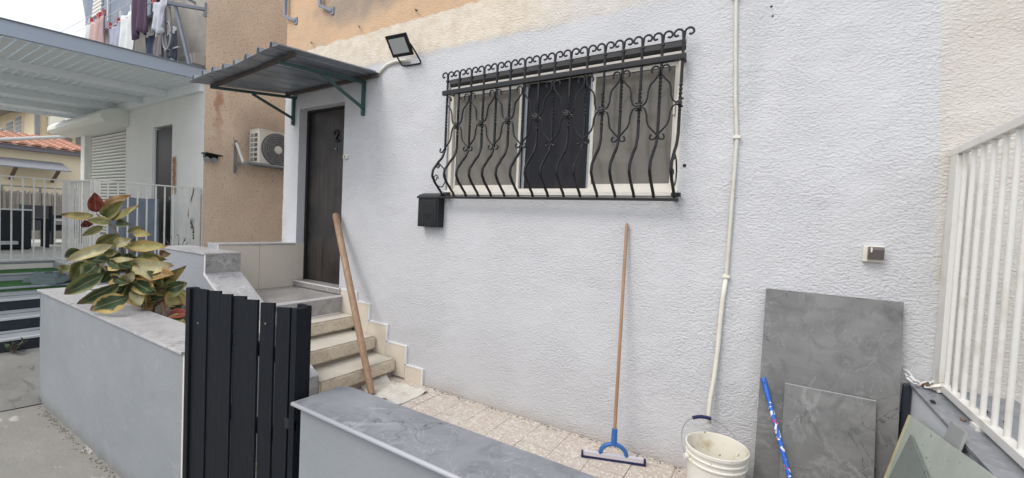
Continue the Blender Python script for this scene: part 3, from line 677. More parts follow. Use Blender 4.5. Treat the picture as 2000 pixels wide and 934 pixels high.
# ================================================================ STAIRCASE
st = thing('front_steps', 'stone and tile steps climbing to the dark front door', 'stairs', (-3.9, -.45, 0))
def rough_block(x0, x1, y0, y1, z0, z1, amp, seed):
    bm = bmesh.new(); bmesh.ops.create_cube(bm, size=1)
    for v in bm.verts: v.co = Vector(((x0 + x1) / 2 + v.co.x * (x1 - x0), (y0 + y1) / 2 + v.co.y * (y1 - y0), (z0 + z1) / 2 + v.co.z * (z1 - z0)))
    bmesh.ops.bevel(bm, geom=bm.edges[:], offset=.012, segments=2, affect='EDGES')
    bmesh.ops.subdivide_edges(bm, edges=[e for e in bm.edges if e.calc_length() > .3], cuts=30, use_grid_fill=True)
    bmesh.ops.subdivide_edges(bm, edges=[e for e in bm.edges if e.calc_length() > .08], cuts=5, use_grid_fill=True)
    for v in bm.verts:
        d = noise.noise_vector((v.co + Vector((seed, 0, 0))) * 16) * amp + noise.noise_vector((v.co + Vector((seed, 5, 0))) * 45) * amp * .5
        k = 1 if v.co.x > x1 - .02 else .25
        v.co += Vector((d.x, d.y, d.z * .6)) * k
    return MB().add_bm(bm)
YL, YR = -.865, -.022
for (xf, xb, zt, zb, sd_) in ((-3.835, -4.12, .531, .407, 1), (-3.495, -3.90, .371, .240, 2), (-3.195, -3.56, .192, .070, 3)):
    ss = rough_block(xb, xf, YL, YR, zb, zt - .002, .007, sd_).build('stone_step', M_STEP, st, smooth=60)
    MB().grid(lambda u, v: (xb + .02 + (xf - .014 - xb - .02) * u + .004 * N(u, v * 9, sd_, 3), YL + .01 + (YR - .01 - YL - .01) * v, zt + .0025 + .002 * N(u * 3, v * 6, sd_, 2)), 8, 24).build('worn_tread', M_STEPTOP, ss, smooth=True)
    MB().box(xb, xf - .045, YL, YR, zb - .12 if zb > .2 else -.1, zb - .002).build('step_riser', M_JOINT, st)
MB().box(-5.0, -4.095, YL, -.006, -.1, .712).build('landing_core', M_JOINT, st)
MB().box(-4.10, -4.075, YL, -.022, .540, .708, .001).build('riser_tile', M_STAIRT, st)
for (x0, x1, y0, y1) in ((-5.0, -4.545, -.86, -.182), (-4.541, -4.083, -.86, -.182), (-5.0, -4.545, -.178, -.034), (-4.541, -4.083, -.178, -.034)):
    MB().box(x0, x1, y0, y1, .712, .728, .0012).build('landing_tile', M_STAIRT, st)
MB().box(-4.081, -4.068, YL, -.022, .7085, .7295, .001).build('nosing_trim', M_WHITE, st)
MB().box(-4.0745, -4.070, YL, -.022, .533, .541).build('grout_line', M_WHITE, st)
# parapet and sloped cheek wall of the stairs
pa = thing('stair_parapet', 'grey tiled parapet and sloping cheek wall beside the front steps', 'parapet', (-4.9, -1.0, 0))
MB().box(-5.22, -5.015, -.862, -.012, -.15, 1.238).build('back_wall', M_GREYR, pa)
for (y0, y1) in ((-.862, -.435), (-.431, -.002)):
    MB().box(-5.014, -4.998, y0, y1, .728, 1.238, .001).build('beige_panel', M_BEIGE, pa)
MB().box(-5.235, -4.985, -.862, -.012, 1.239, 1.254, .001).build('cap_tile', M_COPE, pa)
ck = [(-5.6, -.155), (-5.6, 1.185), (-4.545, 1.185), (-4.545, 1.0), (-3.235, .245), (-3.235, -.155)]
MB().prism(ck, -1.175, -.866, 'y').build('cheek_wall', M_GREYR, pa)
for (x0, x1) in ((-5.61, -5.10), (-5.096, -4.528)):
    MB().box(x0, x1, -1.185, -.863, 1.186, 1.200, .001).build('cap_tile', M_COPE, pa)
MB().box(-4.544, -4.530, -1.178, -.864, 1.006, 1.184, .001).build('end_tile', M_STAIRT, pa)
def slope_tile(xa, xb, nm):
    za, zb_ = 1.0 - (xa + 4.545) * .5763, 1.0 - (xb + 4.545) * .5763
    MB().prism([(xa, za + .002), (xb, zb_ + .002), (xb, zb_ + .017), (xa, za + .017)], -1.182, -.862, 'y').build(nm, M_COPE, pa)
for a, b_ in ((-4.545, -4.47), (-4.465, -3.87), (-3.866, -3.228)): slope_tile(a, b_, 'slope_tile')
MB().box(-3.234, -3.220, -1.182, -.862, -.15, .238, .001).build('end_tile', M_STAIRT, pa)
s = MB(); s.box(-4.532, -4.526, -1.182, -.862, .999, 1.006); s.box(-4.547, -4.527, -1.180, -1.176, 1.0, 1.19); s.beam((-4.54, -1.183, 1.008), (-3.23, -1.183, .255), .008, .02); s.build('white_grout', M_WHITE, pa)

# ================================================================ PLANTER
pl = thing('planter_wall', 'grey painted masonry planter with stone coping left of the slatted gate', 'planter', (-4.0, -1.6, -.16))
PX0, PX1, PY0, PY1 = -5.41, -2.655, -2.068, -1.19
def front_pt(u, v):
    x = PX0 + (PX1 - PX0) * u; z = -.17 + 1.005 * v
    return (x, PY0 + .006 * N(x, 0, z, 1.2) + .002 * N(x, 0, z, 7) + (.012 * max(0, 1 - v * 14) * (1 + N(x, 2, 0, 9))), z)
f = MB().grid(front_pt, 60, 24); f.build('front_face', M_PLANTER, pl, smooth=True)
b = MB(); b.box(PX0, PX1, PY0 + .013, PY0 + .2, -.17, .834); b.box(PX0, PX0 + .2, PY0 + .2, PY1, -.17, .834); b.prism([(PX1 - .2, PY0 + .2), (PX1, PY0 + .2), (PX1, PY0 + .30), (-3.04, PY1), (-3.24, PY1)], -.17, .834, 'z')
b.quad([(PX0, PY0, -.17), (PX0, PY0 + .013, -.17), (PX0, PY0 + .013, .834), (PX0, PY0, .834)])
b.build('masonry', M_PLANTER, pl)
e = MB().box(PX1 + .0005, PX1 + .016, PY0 - .002, PY0 + .30, -.17, .834, .004); e.build('end_skim', M_CREAM, pl)
for k, (x0, x1) in enumerate(((PX0 - .012, -4.52), (-4.517, -3.60), (-3.597, PX1 + .018))):
    MB().box(x0, x1, PY0 - .018, PY0 + .255, .836, .851, .0025).build('coping_tile', M_COPE, pl)
MB().box(PX0 - .012, PX0 + .21, PY0 + .258, PY1, .836, .8505, .0025).build('coping_tile', M_COPE, pl)
MB().prism([(PX1 - .21, PY0 + .258), (PX1 + .016, PY0 + .258), (PX1 + .016, PY0 + .31), (-3.03, PY1), (-3.25, PY1)], .836, .8505, 'z').build('coping_tile', M_COPE, pl)
MB().grid(lambda u, v: (PX0 + .2 + (PX1 - PX0 - .4 - .39 * v) * u, PY0 + .2 + (PY1 - PY0 - .2) * v, .745 + .02 * N(u * 9, v * 3, 0, 1.7)), 40, 14).build('soil', M_SOIL, pl, smooth=True)
bt = MB(); random.seed(3)
for k in range(230):
    x = random.uniform(-5.35, -2.9); y = PY0 - abs(random.gauss(0, .022)) - .004; r = random.uniform(.002, .007)
    bm = bmesh.new(); bmesh.ops.create_icosphere(bm, subdivisions=1, radius=r)
    for v in bm.verts: v.co = Vector((v.co.x * random.uniform(.7, 1.3), v.co.y * random.uniform(.7, 1.2), v.co.z * .7)) + Vector((x, y, -.158 + r * .3))
    bt.add_bm(bm)
stuff(tag(bt.build('rubble', M_RUBBLE, None), 'crumbled mortar along the foot of the grey planter', 'rubble'))

# ================================================================ RUBBER PLANT
rp = thing('rubber_plant', 'drooping variegated rubber plant spilling over the grey planter', 'plant', (-3.87, -1.72, .745))
LV = [
(-4.353,-1.987,1.552, -4.304,-2.010,1.704, 0.092,'red'),
(-4.260,-2.020,1.529, -4.415,-2.173,1.518, 0.060,'yellow'),
(-4.363,-1.948,1.591, -4.129,-1.859,1.693, 0.075,'orange'),
(-4.299,-1.955,1.524, -4.129,-1.906,1.634, 0.092,'olive'),
(-4.249,-1.926,1.496, -4.016,-1.837,1.622, 0.049,'yellow'),
(-4.199,-1.940,1.479, -4.288,-2.052,1.497, 0.067,'olive'),
(-4.199,-1.985,1.454, -4.260,-2.084,1.378, 0.054,'olive'),
(-4.266,-1.893,1.478, -4.111,-1.857,1.472, 0.062,'dark'),
(-4.152,-1.915,1.390, -4.220,-2.019,1.296, 0.115,'olive'),
(-4.120,-1.942,1.329, -3.935,-1.886,1.378, 0.060,'cream'),
(-4.080,-1.962,1.322, -4.298,-2.159,1.200, 0.065,'cream'),
(-4.074,-1.871,1.311, -3.746,-1.728,1.328, 0.067,'yellow'),
(-4.065,-1.825,1.234, -3.836,-1.743,1.230, 0.068,'olive'),
(-3.976,-1.725,1.262, -3.846,-1.704,1.265, 0.050,'orange'),
(-4.155,-1.828,1.408, -3.967,-1.772,1.402, 0.056,'yellow'),
(-4.236,-1.834,1.411, -4.067,-1.787,1.454, 0.050,'olive'),
(-4.094,-1.975,1.204, -3.903,-1.916,1.239, 0.036,'cream'),
(-4.322,-2.068,1.266, -4.357,-2.150,1.218, 0.072,'dark'),
(-4.261,-2.078,1.193, -4.245,-2.132,1.061, 0.118,'olive'),
(-4.144,-2.024,1.182, -4.175,-2.106,1.084, 0.100,'dark'),
(-4.456,-2.111,1.153, -4.423,-2.152,1.092, 0.055,'olive'),
(-4.143,-1.962,1.197, -4.225,-2.070,1.219, 0.072,'dark'),
(-4.020,-2.021,1.123, -4.177,-2.182,0.978, 0.090,'dark'),
(-3.869,-1.984,1.072, -4.046,-2.158,0.915, 0.082,'dark'),
(-3.749,-1.967,0.987, -3.922,-2.135,0.891, 0.106,'varieg'),
(-4.096,-1.977,1.202, -3.945,-1.945,1.160, 0.071,'varieg'),
(-4.124,-1.907,1.171, -3.960,-1.866,1.153, 0.073,'dark'),
(-3.975,-1.926,1.067, -3.855,-1.908,1.143, 0.059,'cream'),
(-4.072,-1.967,1.086, -3.889,-1.915,1.057, 0.071,'varieg'),
(-3.962,-1.852,1.183, -3.802,-1.816,1.094, 0.108,'cream'),
(-3.984,-1.735,1.130, -3.819,-1.690,1.201, 0.056,'yellow'),
(-3.942,-1.758,1.024, -3.700,-1.663,1.173, 0.074,'yellow'),
(-3.951,-1.720,1.025, -3.828,-1.706,0.945, 0.087,'olive'),
(-3.970,-1.862,1.049, -3.781,-1.808,0.982, 0.096,'varieg'),
(-3.944,-1.874,1.011, -3.846,-1.878,0.889, 0.071,'cream'),
(-4.005,-1.801,0.915, -3.793,-1.729,0.947, 0.055,'varieg'),
(-3.777,-1.659,0.984, -3.789,-1.729,0.874, 0.110,'yellow'),
(-3.800,-1.629,0.990, -3.698,-1.629,0.879, 0.075,'yellow'),
(-3.790,-1.718,0.811, -3.628,-1.679,0.775, 0.049,'yellow'),
(-3.815,-1.716,0.812, -3.626,-1.657,0.844, 0.067,'red'),
(-4.161,-1.883,1.253, -4.173,-1.953,1.133, 0.074,'dark'),
(-4.148,-1.848,1.253, -4.117,-1.894,1.110, 0.087,'dark'),
(-4.123,-1.816,1.229, -4.072,-1.850,1.086, 0.087,'dark'),
(-4.097,-1.785,1.179, -4.004,-1.793,1.039, 0.075,'dark'),
(-4.168,-1.936,1.120, -4.169,-1.999,1.040, 0.073,'dark'),
(-4.024,-1.893,1.095, -4.022,-1.957,0.957, 0.084,'dark'),
(-3.990,-1.874,1.048, -3.959,-1.920,0.913, 0.072,'dark'),
(-4.196,-1.874,1.338, -4.042,-1.842,1.249, 0.068,'olive'),
(-4.130,-1.816,1.341, -3.971,-1.778,1.326, 0.056,'olive'),
(-4.178,-1.980,1.255, -4.022,-1.942,1.290, 0.054,'olive'),
(-4.011,-1.771,1.086, -3.864,-1.741,1.062, 0.062,'orange'),
(-4.424,-2.009,1.437, -4.385,-2.042,1.494, 0.068,'red'),
(-3.837,-1.675,0.834, -3.718,-1.659,0.898, 0.062,'dark'),
(-3.994,-1.794,0.916, -3.864,-1.777,0.821, 0.055,'dark'),
(-4.194,-1.870,0.975, -4.042,-1.838,0.915, 0.075,'dark'),
(-4.016,-1.727,0.955, -3.835,-1.677,0.897, 0.075,'dark'),
(-4.084,-1.817,1.024, -3.793,-1.731,1.066, 0.108,'dark'),
(-4.015,-1.764,1.080, -3.741,-1.692,1.033, 0.080,'olive'),
(-4.046,-1.841,1.104, -3.681,-1.712,1.108, 0.110,'orange'),
(-4.473,-1.900,1.192, -4.533,-2.033,1.142, 0.103,'olive'),
(-4.118,-1.737,0.939, -3.793,-1.633,0.920, 0.116,'olive'),
(-4.101,-1.853,1.006, -3.856,-1.803,0.858, 0.093,'orange'),
(-4.422,-1.920,1.170, -4.507,-2.066,1.145, 0.084,'cream'),
(-4.004,-1.800,1.217, -3.790,-1.770,1.051, 0.127,'yellow'),
(-4.240,-1.862,1.115, -4.313,-2.001,1.089, 0.083,'dark'),
(-4.020,-1.852,1.032, -3.855,-1.851,0.876, 0.125,'varieg'),
(-3.838,-1.720,0.999, -3.604,-1.668,1.081, 0.104,'dark'),
(-4.069,-1.871,1.168, -3.736,-1.760,1.182, 0.108,'cream'),
]
CAMP = Vector((0, -3.1, 1.61))
def leaf(p0, p1, w, kind, idx):
    rnd = random.Random(idx * 13 + 5)
    p0, p1 = Vector(p0), Vector(p1); d = p1 - p0; L = d.length; d.normalize()
    view = (CAMP - (p0 + p1) / 2).normalized(); sdv = d.cross(view).normalized()
    # lean the blade a little out of the picture plane so that light models it
    sdv = (Matrix.Rotation(rnd.uniform(-.55, .55), 3, d) @ sdv).normalized(); nrm = sdv.cross(d).normalized()
    if nrm.z < 0 and rnd.random() < .6: pass
    mb = MB(); mb.uv = []; nu, nv = 12, 6
    fold = rnd.uniform(.10, .42); curl = rnd.uniform(-.16, .10) * L; wave = rnd.uniform(.03, .09) * w
    for i in range(nu + 1):
        u = i / nu; prof = (math.sin(math.pi * min(1, u ** .82)) ** .75) * (1 - .12 * u) if 0 < u < 1 else .02
        for j in range(nv + 1):
            v = j / nv - .5; a = abs(v) * 2
            off = fold * w * a ** 1.4 * prof + curl * (u * u) + wave * math.sin(u * 11 + v * 5 + idx)
            p = p0 + d * (L * u) + sdv * (w * prof * v) + nrm * off
            mb.v.append(tuple(p)); mb.uv.append((u, j / nv))
    for i in range(nu):
        for j in range(nv):
            a = i * (nv + 1) + j; mb.f.append((a, a + 1, a + nv + 2, a + nv + 1))
    o = mb.build('leaf', LEAF[kind], rp, smooth=True, fix=False)
    return o
for i, (x0, y0, z0, x1, y1, z1, w, k) in enumerate(LV): leaf((x0, y0, z0), (x1, y1, z1), w * (1.08 if z0 > 1.33 else 1.30), k, i)
# small inner leaves that fill the crown
rf = random.Random(11)
for i in range(14):
    c = Vector((-4.05 + rf.gauss(0, .10), -1.80 + rf.gauss(0, .06), 1.08 + rf.gauss(0, .12))); a = rf.uniform(0, 6.28)
    d = Vector((math.cos(a) * .8, math.sin(a) * .5, rf.uniform(-.7, .4))).normalized() * rf.uniform(.12, .19)
    leaf(tuple(c), tuple(c + d), rf.uniform(.05, .085), rf.choice(['dark', 'dark', 'olive', 'varieg']), 100 + i)
MAIN = [(-3.847, -1.712, .735), (-3.968, -1.782, .831), (-4.058, -1.833, .925), (-4.12, -1.864, 1.082), (-4.161, -1.883, 1.241), (-4.189, -1.895, 1.363), (-4.236, -1.92, 1.447), (-4.347, -1.984, 1.54)]
MB().tube(MAIN, [.016, .015, .014, .012, .011, .009, .008, .005], 8).build('stem', M_STEM, rp, smooth=True)
for br in ([(-4.12, -1.864, 1.082), (-4.011, -1.793, 1.2), (-3.995, -1.779, 1.287)], [(-4.058, -1.833, .925), (-4.212, -1.923, 1.028), (-4.295, -1.967, 1.184)], [(-4.161, -1.883, 1.241), (-4.247, -1.934, 1.273), (-4.33, -1.986, 1.244)], [(-3.968, -1.782, .831), (-3.86, -1.73, .93), (-3.78, -1.68, .99)]):
    MB().tube(br, [.009, .008, .005], 7).build('branch', M_STEM, rp, smooth=True)
MB().tube([(-3.904, -1.736, .995), (-3.859, -1.718, .735)], [.0145, .0165], 10).build('cut_stalk', M_STALK, rp, smooth=40)

# ================================================================ GATE
gt = thing('slatted_gate', 'black painted gate of uneven vertical boards between planter and low wall', 'gate', (-2.1, -2.04, .1))
GX = [(-2.641, -2.436, 1.197, 0), (-2.432, -2.314, 1.199, .006), (-2.302, -2.194, 1.199, 0), (-2.188, -2.083, 1.203, .008), (-2.073, -1.962, 1.202, 0), (-1.944, -1.838, 1.205, .003), (-1.817, -1.716, 1.203, 0)]
rg = random.Random(4)
for i, (x0, x1, zt, dy) in enumerate(GX):
    y = -2.05 + dy; t = rg.uniform(-.004, .004)
    mbd = MB().prism([(x0, .02), (x1, .02), (x1 + t, zt + .012), (x0 + t, zt)], y - .005, y + .005, 'y')
    if i == 0: mbd = MB().prism([(x0 + .045, .02), (x1, .02), (x1, zt + .006), (x0 + .045, zt - .002)], y - .005, y + .005, 'y')
    mbd.build('board', M_GATE, gt)
MB().box(-2.64, -2.596, -2.068, -2.02, -.10, 1.194, .003).build('hinge_stile', M_GATE, gt)
for z in (.24, .62, .98): MB().box(-2.60, -1.72, -2.036, -2.012, z - .03, z + .03, .003).build('cross_rail', M_GATE, gt)
MB().box(-1.697, -1.660, -2.058, -2.010, .02, 1.217, .002).build('edge_board', M_GATE, gt)
MB().box(-1.742, -1.668, -2.006, -1.985, .02, 1.221, .002).build('edge_board', M_GATE, gt)
MB().box(-1.73, -1.66, -2.056, -2.045, .70, .745, .002).build('latch', M_BLACK, gt)
for (x, z) in ((-2.52, 1.02), (-1.89, 1.12)):
    MB().lathe((x, -2.0605, z), [(0, 0), (.004, .0), (.005, .0025)], 8, (0, 1, 0)).build('screw_head', M_STEEL, gt)

# ================================================================ FRONT WALL
fw = thing('front_wall', 'low grey garden wall capped with a shiny blue grey stone slab in the foreground', 'garden wall', (-.7, -1.97, -.16))
FX1 = .62
MB().grid(lambda u, v: (-1.60 + (FX1 + 1.60) * u, -2.066 + .004 * N(u * 3, 0, v * 2, 2), -.17 + 1.0 * v), 50, 20).build('front_face', M_PLANTER, fw, smooth=True)
MB().box(-1.60, FX1, -2.056, -1.87, -.17, .828).build('masonry', M_PLANTER, fw)
for (poly) in ([(-1.622, -2.084), (-.205, -2.098), (-.205, -1.852), (-1.55, -1.846), (-1.59, -1.850), (-1.612, -1.870)], [(-.202, -2.098), (FX1, -2.102), (FX1, -1.852), (-.202, -1.852)]):
    MB().prism(poly, .832, .849, 'z').build('coping_slab', M_SLAB, fw)
MB().tube([(-1.624, -2.088, .841), (-.9, -2.095, .841), (FX1, -2.106, .841)], .0085, 10).build('bullnose_edge', mat('slab_edge', (.40, .41, .44), .35), fw, smooth=True)

# ================================================================ LOOSE THINGS ON THE PATIO
rag = MB()
def rag_pt(u, v):
    x = -3.33 + .66 * u; y = -.03 - .40 * v - .10 * u - .03 * math.sin(u * 5)
    y += .12 * (v - .5) * (1 - u)
    return (x, y, .006 + .028 * max(0, N(u * 3, v * 2.4, 0, 2.0)) + .015 * max(0, N(u * 8, v * 6, 2, 1.7)) + .05 * math.exp(-((u - .16) / .08) ** 2) * (1 - v))
tag(rag.grid(rag_pt, 34, 22).build('floor_rag', M_RAG, None, smooth=True), 'crumpled off white rag on the floor at the foot of the steps', 'rag')
po = thing('wooden_pole', 'thick wooden pole leaning on the wall beside the door, foot on the rag', 'pole', (-3.03, -.46, .02))
P0, P1 = Vector((-3.02, -.465, .012)), Vector((-4.185, -.052, 1.632))
pts = [P0.lerp(P1, t) for t in lin(0, .985, 10)] + [P0.lerp(P1, .995), P0.lerp(P1, 1.0)]
MB().tube([tuple(p) for p in pts], [.031 + .005 * i / 10 for i in range(11)] + [.030, .017], 14).build('pole_shaft', M_POLE, po, smooth=50)
sq = thing('floor_squeegee', 'floor squeegee with blue bracket and thin wooden handle leaning on the wall', 'squeegee', (-.865, -.21, 0))
bdir = (Vector((-.66, -.135, 0)) - Vector((-1.068, -.288, 0))).normalized(); mid = Vector((-.864, -.2115, 0)); bn = Vector((-bdir.y, bdir.x, 0))
rm = Matrix((bdir, bn, Vector((0, 0, 1)))).transposed().to_4x4(); rm.translation = mid
MB().obox(rm @ Matrix.Translation((0, 0, .034)), .405, .026, .030, .003).build('blade_holder', mat('pale_grey_plastic', (.60, .58, .62), .4), sq)
s = MB(); s.obox(rm @ Matrix.Translation((0, -.004, .0105)), .436, .016, .020, .002)
for sx in (-.211, .211): s.obox(rm @ Matrix.Translation((sx, -.004, .030)), .014, .030, .034, .002)
s.build('rubber_blade', M_NAVY, sq)
arch = [tuple(rm @ Vector((.088 * math.cos(a), .0, .045 + .075 * math.sin(a)))) for a in lin(0, math.pi, 14)]
MB().tube(arch, [.015] * 15, 10).build('arch_bracket', M_BLUE, sq, smooth=50)
S0 = Vector(rm @ Vector((0, .0, .115))); S1 = Vector((-.915, -.022, 1.655))
MB().tube([tuple(S0), tuple(S0.lerp(S1, .07)), tuple(S0.lerp(S1, .0701))], [.021, .020, .013], 12).build('socket', M_BLUE, sq, smooth=40)
MB().tube([tuple(S0.lerp(S1, t)) for t in (.05, .3, .6, .985, .995, 1)], [.0125, .012, .012, .012, .010, .004], 10).build('handle', M_BROOM, sq, smooth=50)
bk = thing('plastic_bucket', 'dirty off white plastic bucket with wire handle below the hose', 'bucket', (-.215, -.36, 0))
bc = Vector((-.217, -.345, 0)); 
MB().lathe(tuple(bc), [(.0, .0), (.138, .0), (.143, .004), (.152, .20), (.156, .285), (.166, .287), (.166, .293), (.158, .296), (.158, .318), (.167, .321), (.167, .327), (.160, .33), (.161, .352), (.170, .355), (.170, .372), (.166, .374)], 48).build('bucket_body', M_BUCKET, bk, smooth=30)
MB().lathe(tuple(bc), [(.166, .3735), (.162, .372), (.158, .36), (.150, .20), (.139, .012), (.0, .010)], 48).build('bucket_inside', M_BUCKIN, bk, smooth=40)
ax = Vector((.86, .50, 0)).normalized(); E0 = bc - ax * .172 + Vector((0, 0, .30)); E1 = bc + ax * .172 + Vector((0, 0, .30))
topc = Vector((-.325, -.20, .46)); hw = []
for t in lin(0, 1, 20):
    a = math.pi * t; base = bc + ax * (-.178 * math.cos(a)) + Vector((0, 0, .30)); lift = (topc - (bc + Vector((0, 0, .30)))) * math.sin(a) ** .8
    hw.append(tuple(base + lift))
MB().tube(hw, .0025, 6).build('wire_handle', M_STEEL, bk, smooth=True)
gm = hw[8:13]; MB().tube(gm, .011, 10).build('handle_grip', M_NAVY, bk, smooth=40)
for E in (E0, E1): MB().lathe(tuple(E), [(0, -.012), (.016, -.012), (.016, .012), (0, .012)], 12, tuple(ax)).build('ear', M_BUCKET, bk, smooth=40)
def leaning_tile(name, x0, x1, L, ytop, ybot, th, m):
    ang = math.asin((ytop - ybot) / L); zt = L * math.cos(ang)
    mb = MB(); nv = Vector((0, -math.cos(ang), math.sin(ang))) * th
    a, b_, c, d = Vector((x0, ybot, 0)), Vector((x1, ybot, 0)), Vector((x1, ytop, zt)), Vector((x0, ytop, zt))
    mb.v = [tuple(p) for p in (a, b_, c, d, a + nv, b_ + nv, c + nv, d + nv)]
    mb.f = [(0, 1, 2, 3), (7, 6, 5, 4), (0, 4, 5, 1), (1, 5, 6, 2), (2, 6, 7, 3), (3, 7, 4, 0)]
    return mb
bt_ = thing('large_stone_tile', 'tall charcoal stone tile leaning on the white wall under the socket', 'tile', (.3, -.18, 0))
leaning_tile('', -.026, .614, 1.295, -.018, -.185, .011, M_TILEBIG).build('tile_slab', M_TILEBIG, bt_)
tb = MB()
for (x, w) in ((.1, .012), (.29, .02), (.40, .05), (.56, .01)): tb.beam((x, -.030, 1.2895), (x + w, -.030, 1.2895), .004, .004)
tb.build('chipped_edge', mat('chip_pale', (.60, .60, .58), .8), bt_)
sm = thing('small_stone_tile', 'smaller cut charcoal tile leaning against the tall charcoal tile', 'tile', (.31, -.26, 0))
leaning_tile('', .101, .515, .765, -.118, -.275, .011, M_TILEBIG).build('tile_slab', M_TILEBIG, sm)
MB().beam((.101, -.1235, .7515), (.515, -.1235, .7515), .0105, .002).build('pale_edge', mat('tile_edge', (.42, .42, .41), .7), sm)
sk = thing('blue_stick', 'bright blue printed broom handle leaning on the tall tile left of the small tile', 'broom handle', (.24, -.45, 0))
K0, K1 = Vector((.247, -.47, .008)), Vector((-.010, -.098, .750))
MB().tube([tuple(K0), tuple(K0.lerp(K1, .88))], .0125, 14).build('printed_tube', M_STICK, sk, smooth=60)
s = MB(); 
cap = [K0.lerp(K1, t) for t in lin(.86, 1.0, 14)]
s.tube([tuple(p) for p in cap], [.0155 if k % 2 else .0142 for k in range(13)] + [.0155, .013], 12); s.build('end_cap', mat('blue_cap', (.02, .12, .50), .4), sk, smooth=40)
hp = K0.lerp(K1, .975); MB().beam(tuple(hp + Vector((.0, -.0158, .006))), tuple(hp + Vector((.006, -.0165, -.016))), .012, .002).build('hang_hole', M_DARK, sk)

# ================================================================ BOUNDARY WALL AND RAILING (right)
bw = thing('boundary_ledge', 'low boundary wall with grey stone top under the white railing', 'boundary wall', (.85, -1.2, 0))
MB().box(.672, 1.05, -3.0, -.008, -.16, .838).build('masonry', mat('pale_grey_paint', (.68, .70, .73), .6, var=[(2, (.62, .64, .67), .4, .7, 4)]), bw)
for (y0, y1) in ((-.56, -.006), (-1.17, -.563), (-3.0, -1.173)):
    MB().box(.662, 1.06, y0, y1, .840, .856, .0015).build('coping_tile', M_SLAB, bw)
MB().box(.630, .668, -.058, -.034, .0, .856, .012).build('corner_profile', mat('navy_trim', (.025, .03, .045), .35), bw)
rl = thing('white_railing', 'white painted steel railing on the grey ledge at the right edge', 'railing', (.78, -1.2, .86))
RX = .772
MB().box(RX - .02, RX + .02, -3.0, -.004, 2.062, 2.100, .003).build('top_rail', M_WHITER, rl)
MB().box(RX - .02, RX + .02, -3.0, -.004, .872, .908, .003).build('bottom_rail', M_WHITER, rl)
MB().box(RX - .02, RX + .02, -.115, -.012, .909, 2.061, .003).build('post', M_WHITER, rl)
yb = -.155
k = 0
while yb > -2.95:
    MB().tube([(RX, yb, .905), (RX, yb, 2.064)], .0105, 10).build('bar', M_WHITER, rl, smooth=50); yb -= .108; k += 1
for yy in (-.6, -2.2): MB().box(RX - .03, RX + .03, yy - .03, yy + .03, .854, .874).build('foot_plate', M_WHITER, rl)
lt = thing('torn_lamp_fitting', 'old ceramic lamp holder with tangled white wires on the ledge corner', 'lamp holder', (.745, -.05, .857))
s = MB(); rr_ = random.Random(8)
for k in range(9):
    a = rr_.uniform(0, 6.28); p = Vector((.715 + rr_.uniform(-.03, .02), -.06 + rr_.uniform(-.03, .03), .862)); w_ = [tuple(p)]
    for q in range(5):
        a += rr_.uniform(-1, 1); p = p + Vector((math.cos(a) * .016, math.sin(a) * .014, rr_.uniform(-.004, .016))); p.z = max(.862, p.z); w_.append(tuple(p))
    s.tube(w_, .0045, 6)
s.build('wires', M_WHITE, lt, smooth=True)
MB().lathe((.752, -.135, .872), [(0, -.012), (.012, -.012), (.014, .01), (.034, .014), (.026, .026), (0, .032)], 16, (-.3, .35, .8)).build('ceramic_holder', M_PLASTIC, lt, smooth=40)
MB().tube([(.73, -.05, .875), (.71, -.075, .868), (.735, -.10, .875), (.75, -.12, .88)], [.010, .013, .011, .006], 8).build('brown_socket', mat('bakelite', (.14, .085, .05), .5), lt, smooth=True)
for i, (x, y, z, lb) in enumerate(((.685, -.33, .861, 'small black crumb on the edge of the grey ledge'), (.735, -.52, .861, 'dark crumb in the middle of the grey ledge'), (.79, -.19, .913, 'bent black scrap lying on the bottom rail'), (.86, -.32, .861, 'dark leaf scrap behind the railing bars'), (.89, -.44, .861, 'dark pebble behind the railing, nearest the right edge'))):
    bm = bmesh.new(); bmesh.ops.create_icosphere(bm, subdivisions=2, radius=.011)
    for v in bm.verts: v.co = Vector((v.co.x * .9, v.co.y * 1.5, v.co.z * .5)) * (1 + .5 * noise.noise(v.co * 120 + Vector((i, 0, 0)))) + Vector((x, y, z + .001))
    tag(MB().add_bm(bm).build('debris', M_DARK if i != 1 else M_STEM, None), lb, 'debris')
# glass sheet leaning on the ledge, plus a darker pane added for its reflection
gA, gB = Vector((.630, -.235, .746)), Vector((.632, -1.18, .893)); down = Vector((-.20, -.13, -.77)).normalized()
def sheet(a, b_, down, L, th, name, lab, m, cat='glass sheet'):
    t = thing(name, lab, cat, tuple((a + b_) / 2 + down * L)); d = (b_ - a).normalized(); nrm = d.cross(down).normalized()
    if nrm.x > 0: nrm = -nrm
    mb = MB(); q = [a, b_, b_ + down * L, a + down * L]; q2 = [p + nrm * th for p in q]
    mb.v = [tuple(p) for p in q + q2]; mb.f = [(0, 1, 2, 3), (7, 6, 5, 4), (0, 4, 5, 1), (1, 5, 6, 2), (2, 6, 7, 3), (3, 7, 4, 0)]
    mb.build('glass_pane', m, t); return t, d, nrm
t1, d1, n1 = sheet(gA, gB, down, .90, .006, 'glass_sheet', 'dusty greenish glass sheet with taped edge leaning on the ledge', M_GLASS)
s = MB(); s.beam(tuple(gA + n1 * .003 + d1 * .012), tuple(gA + n1 * .003 + d1 * .012 + down * .88), .008, .030, up=tuple(d1)); s.build('edge_tape', M_TAPE, t1)
g2a = gA + d1 * .17 + down * .07 + n1 * .012; g2b = gA + d1 * .85 + down * .24 + n1 * .012
t2, d2, n2 = sheet(g2a, g2b, (down - d1 * .25).normalized(), .62, .006, 'glass_sheet', 'grey pane added to stand for the dark reflection in the taped glass', M_GLASS2)  # added pane, imitates a reflection in the first sheet
off3 = gA + d1 * .45 - down * .075 - n1 * .018
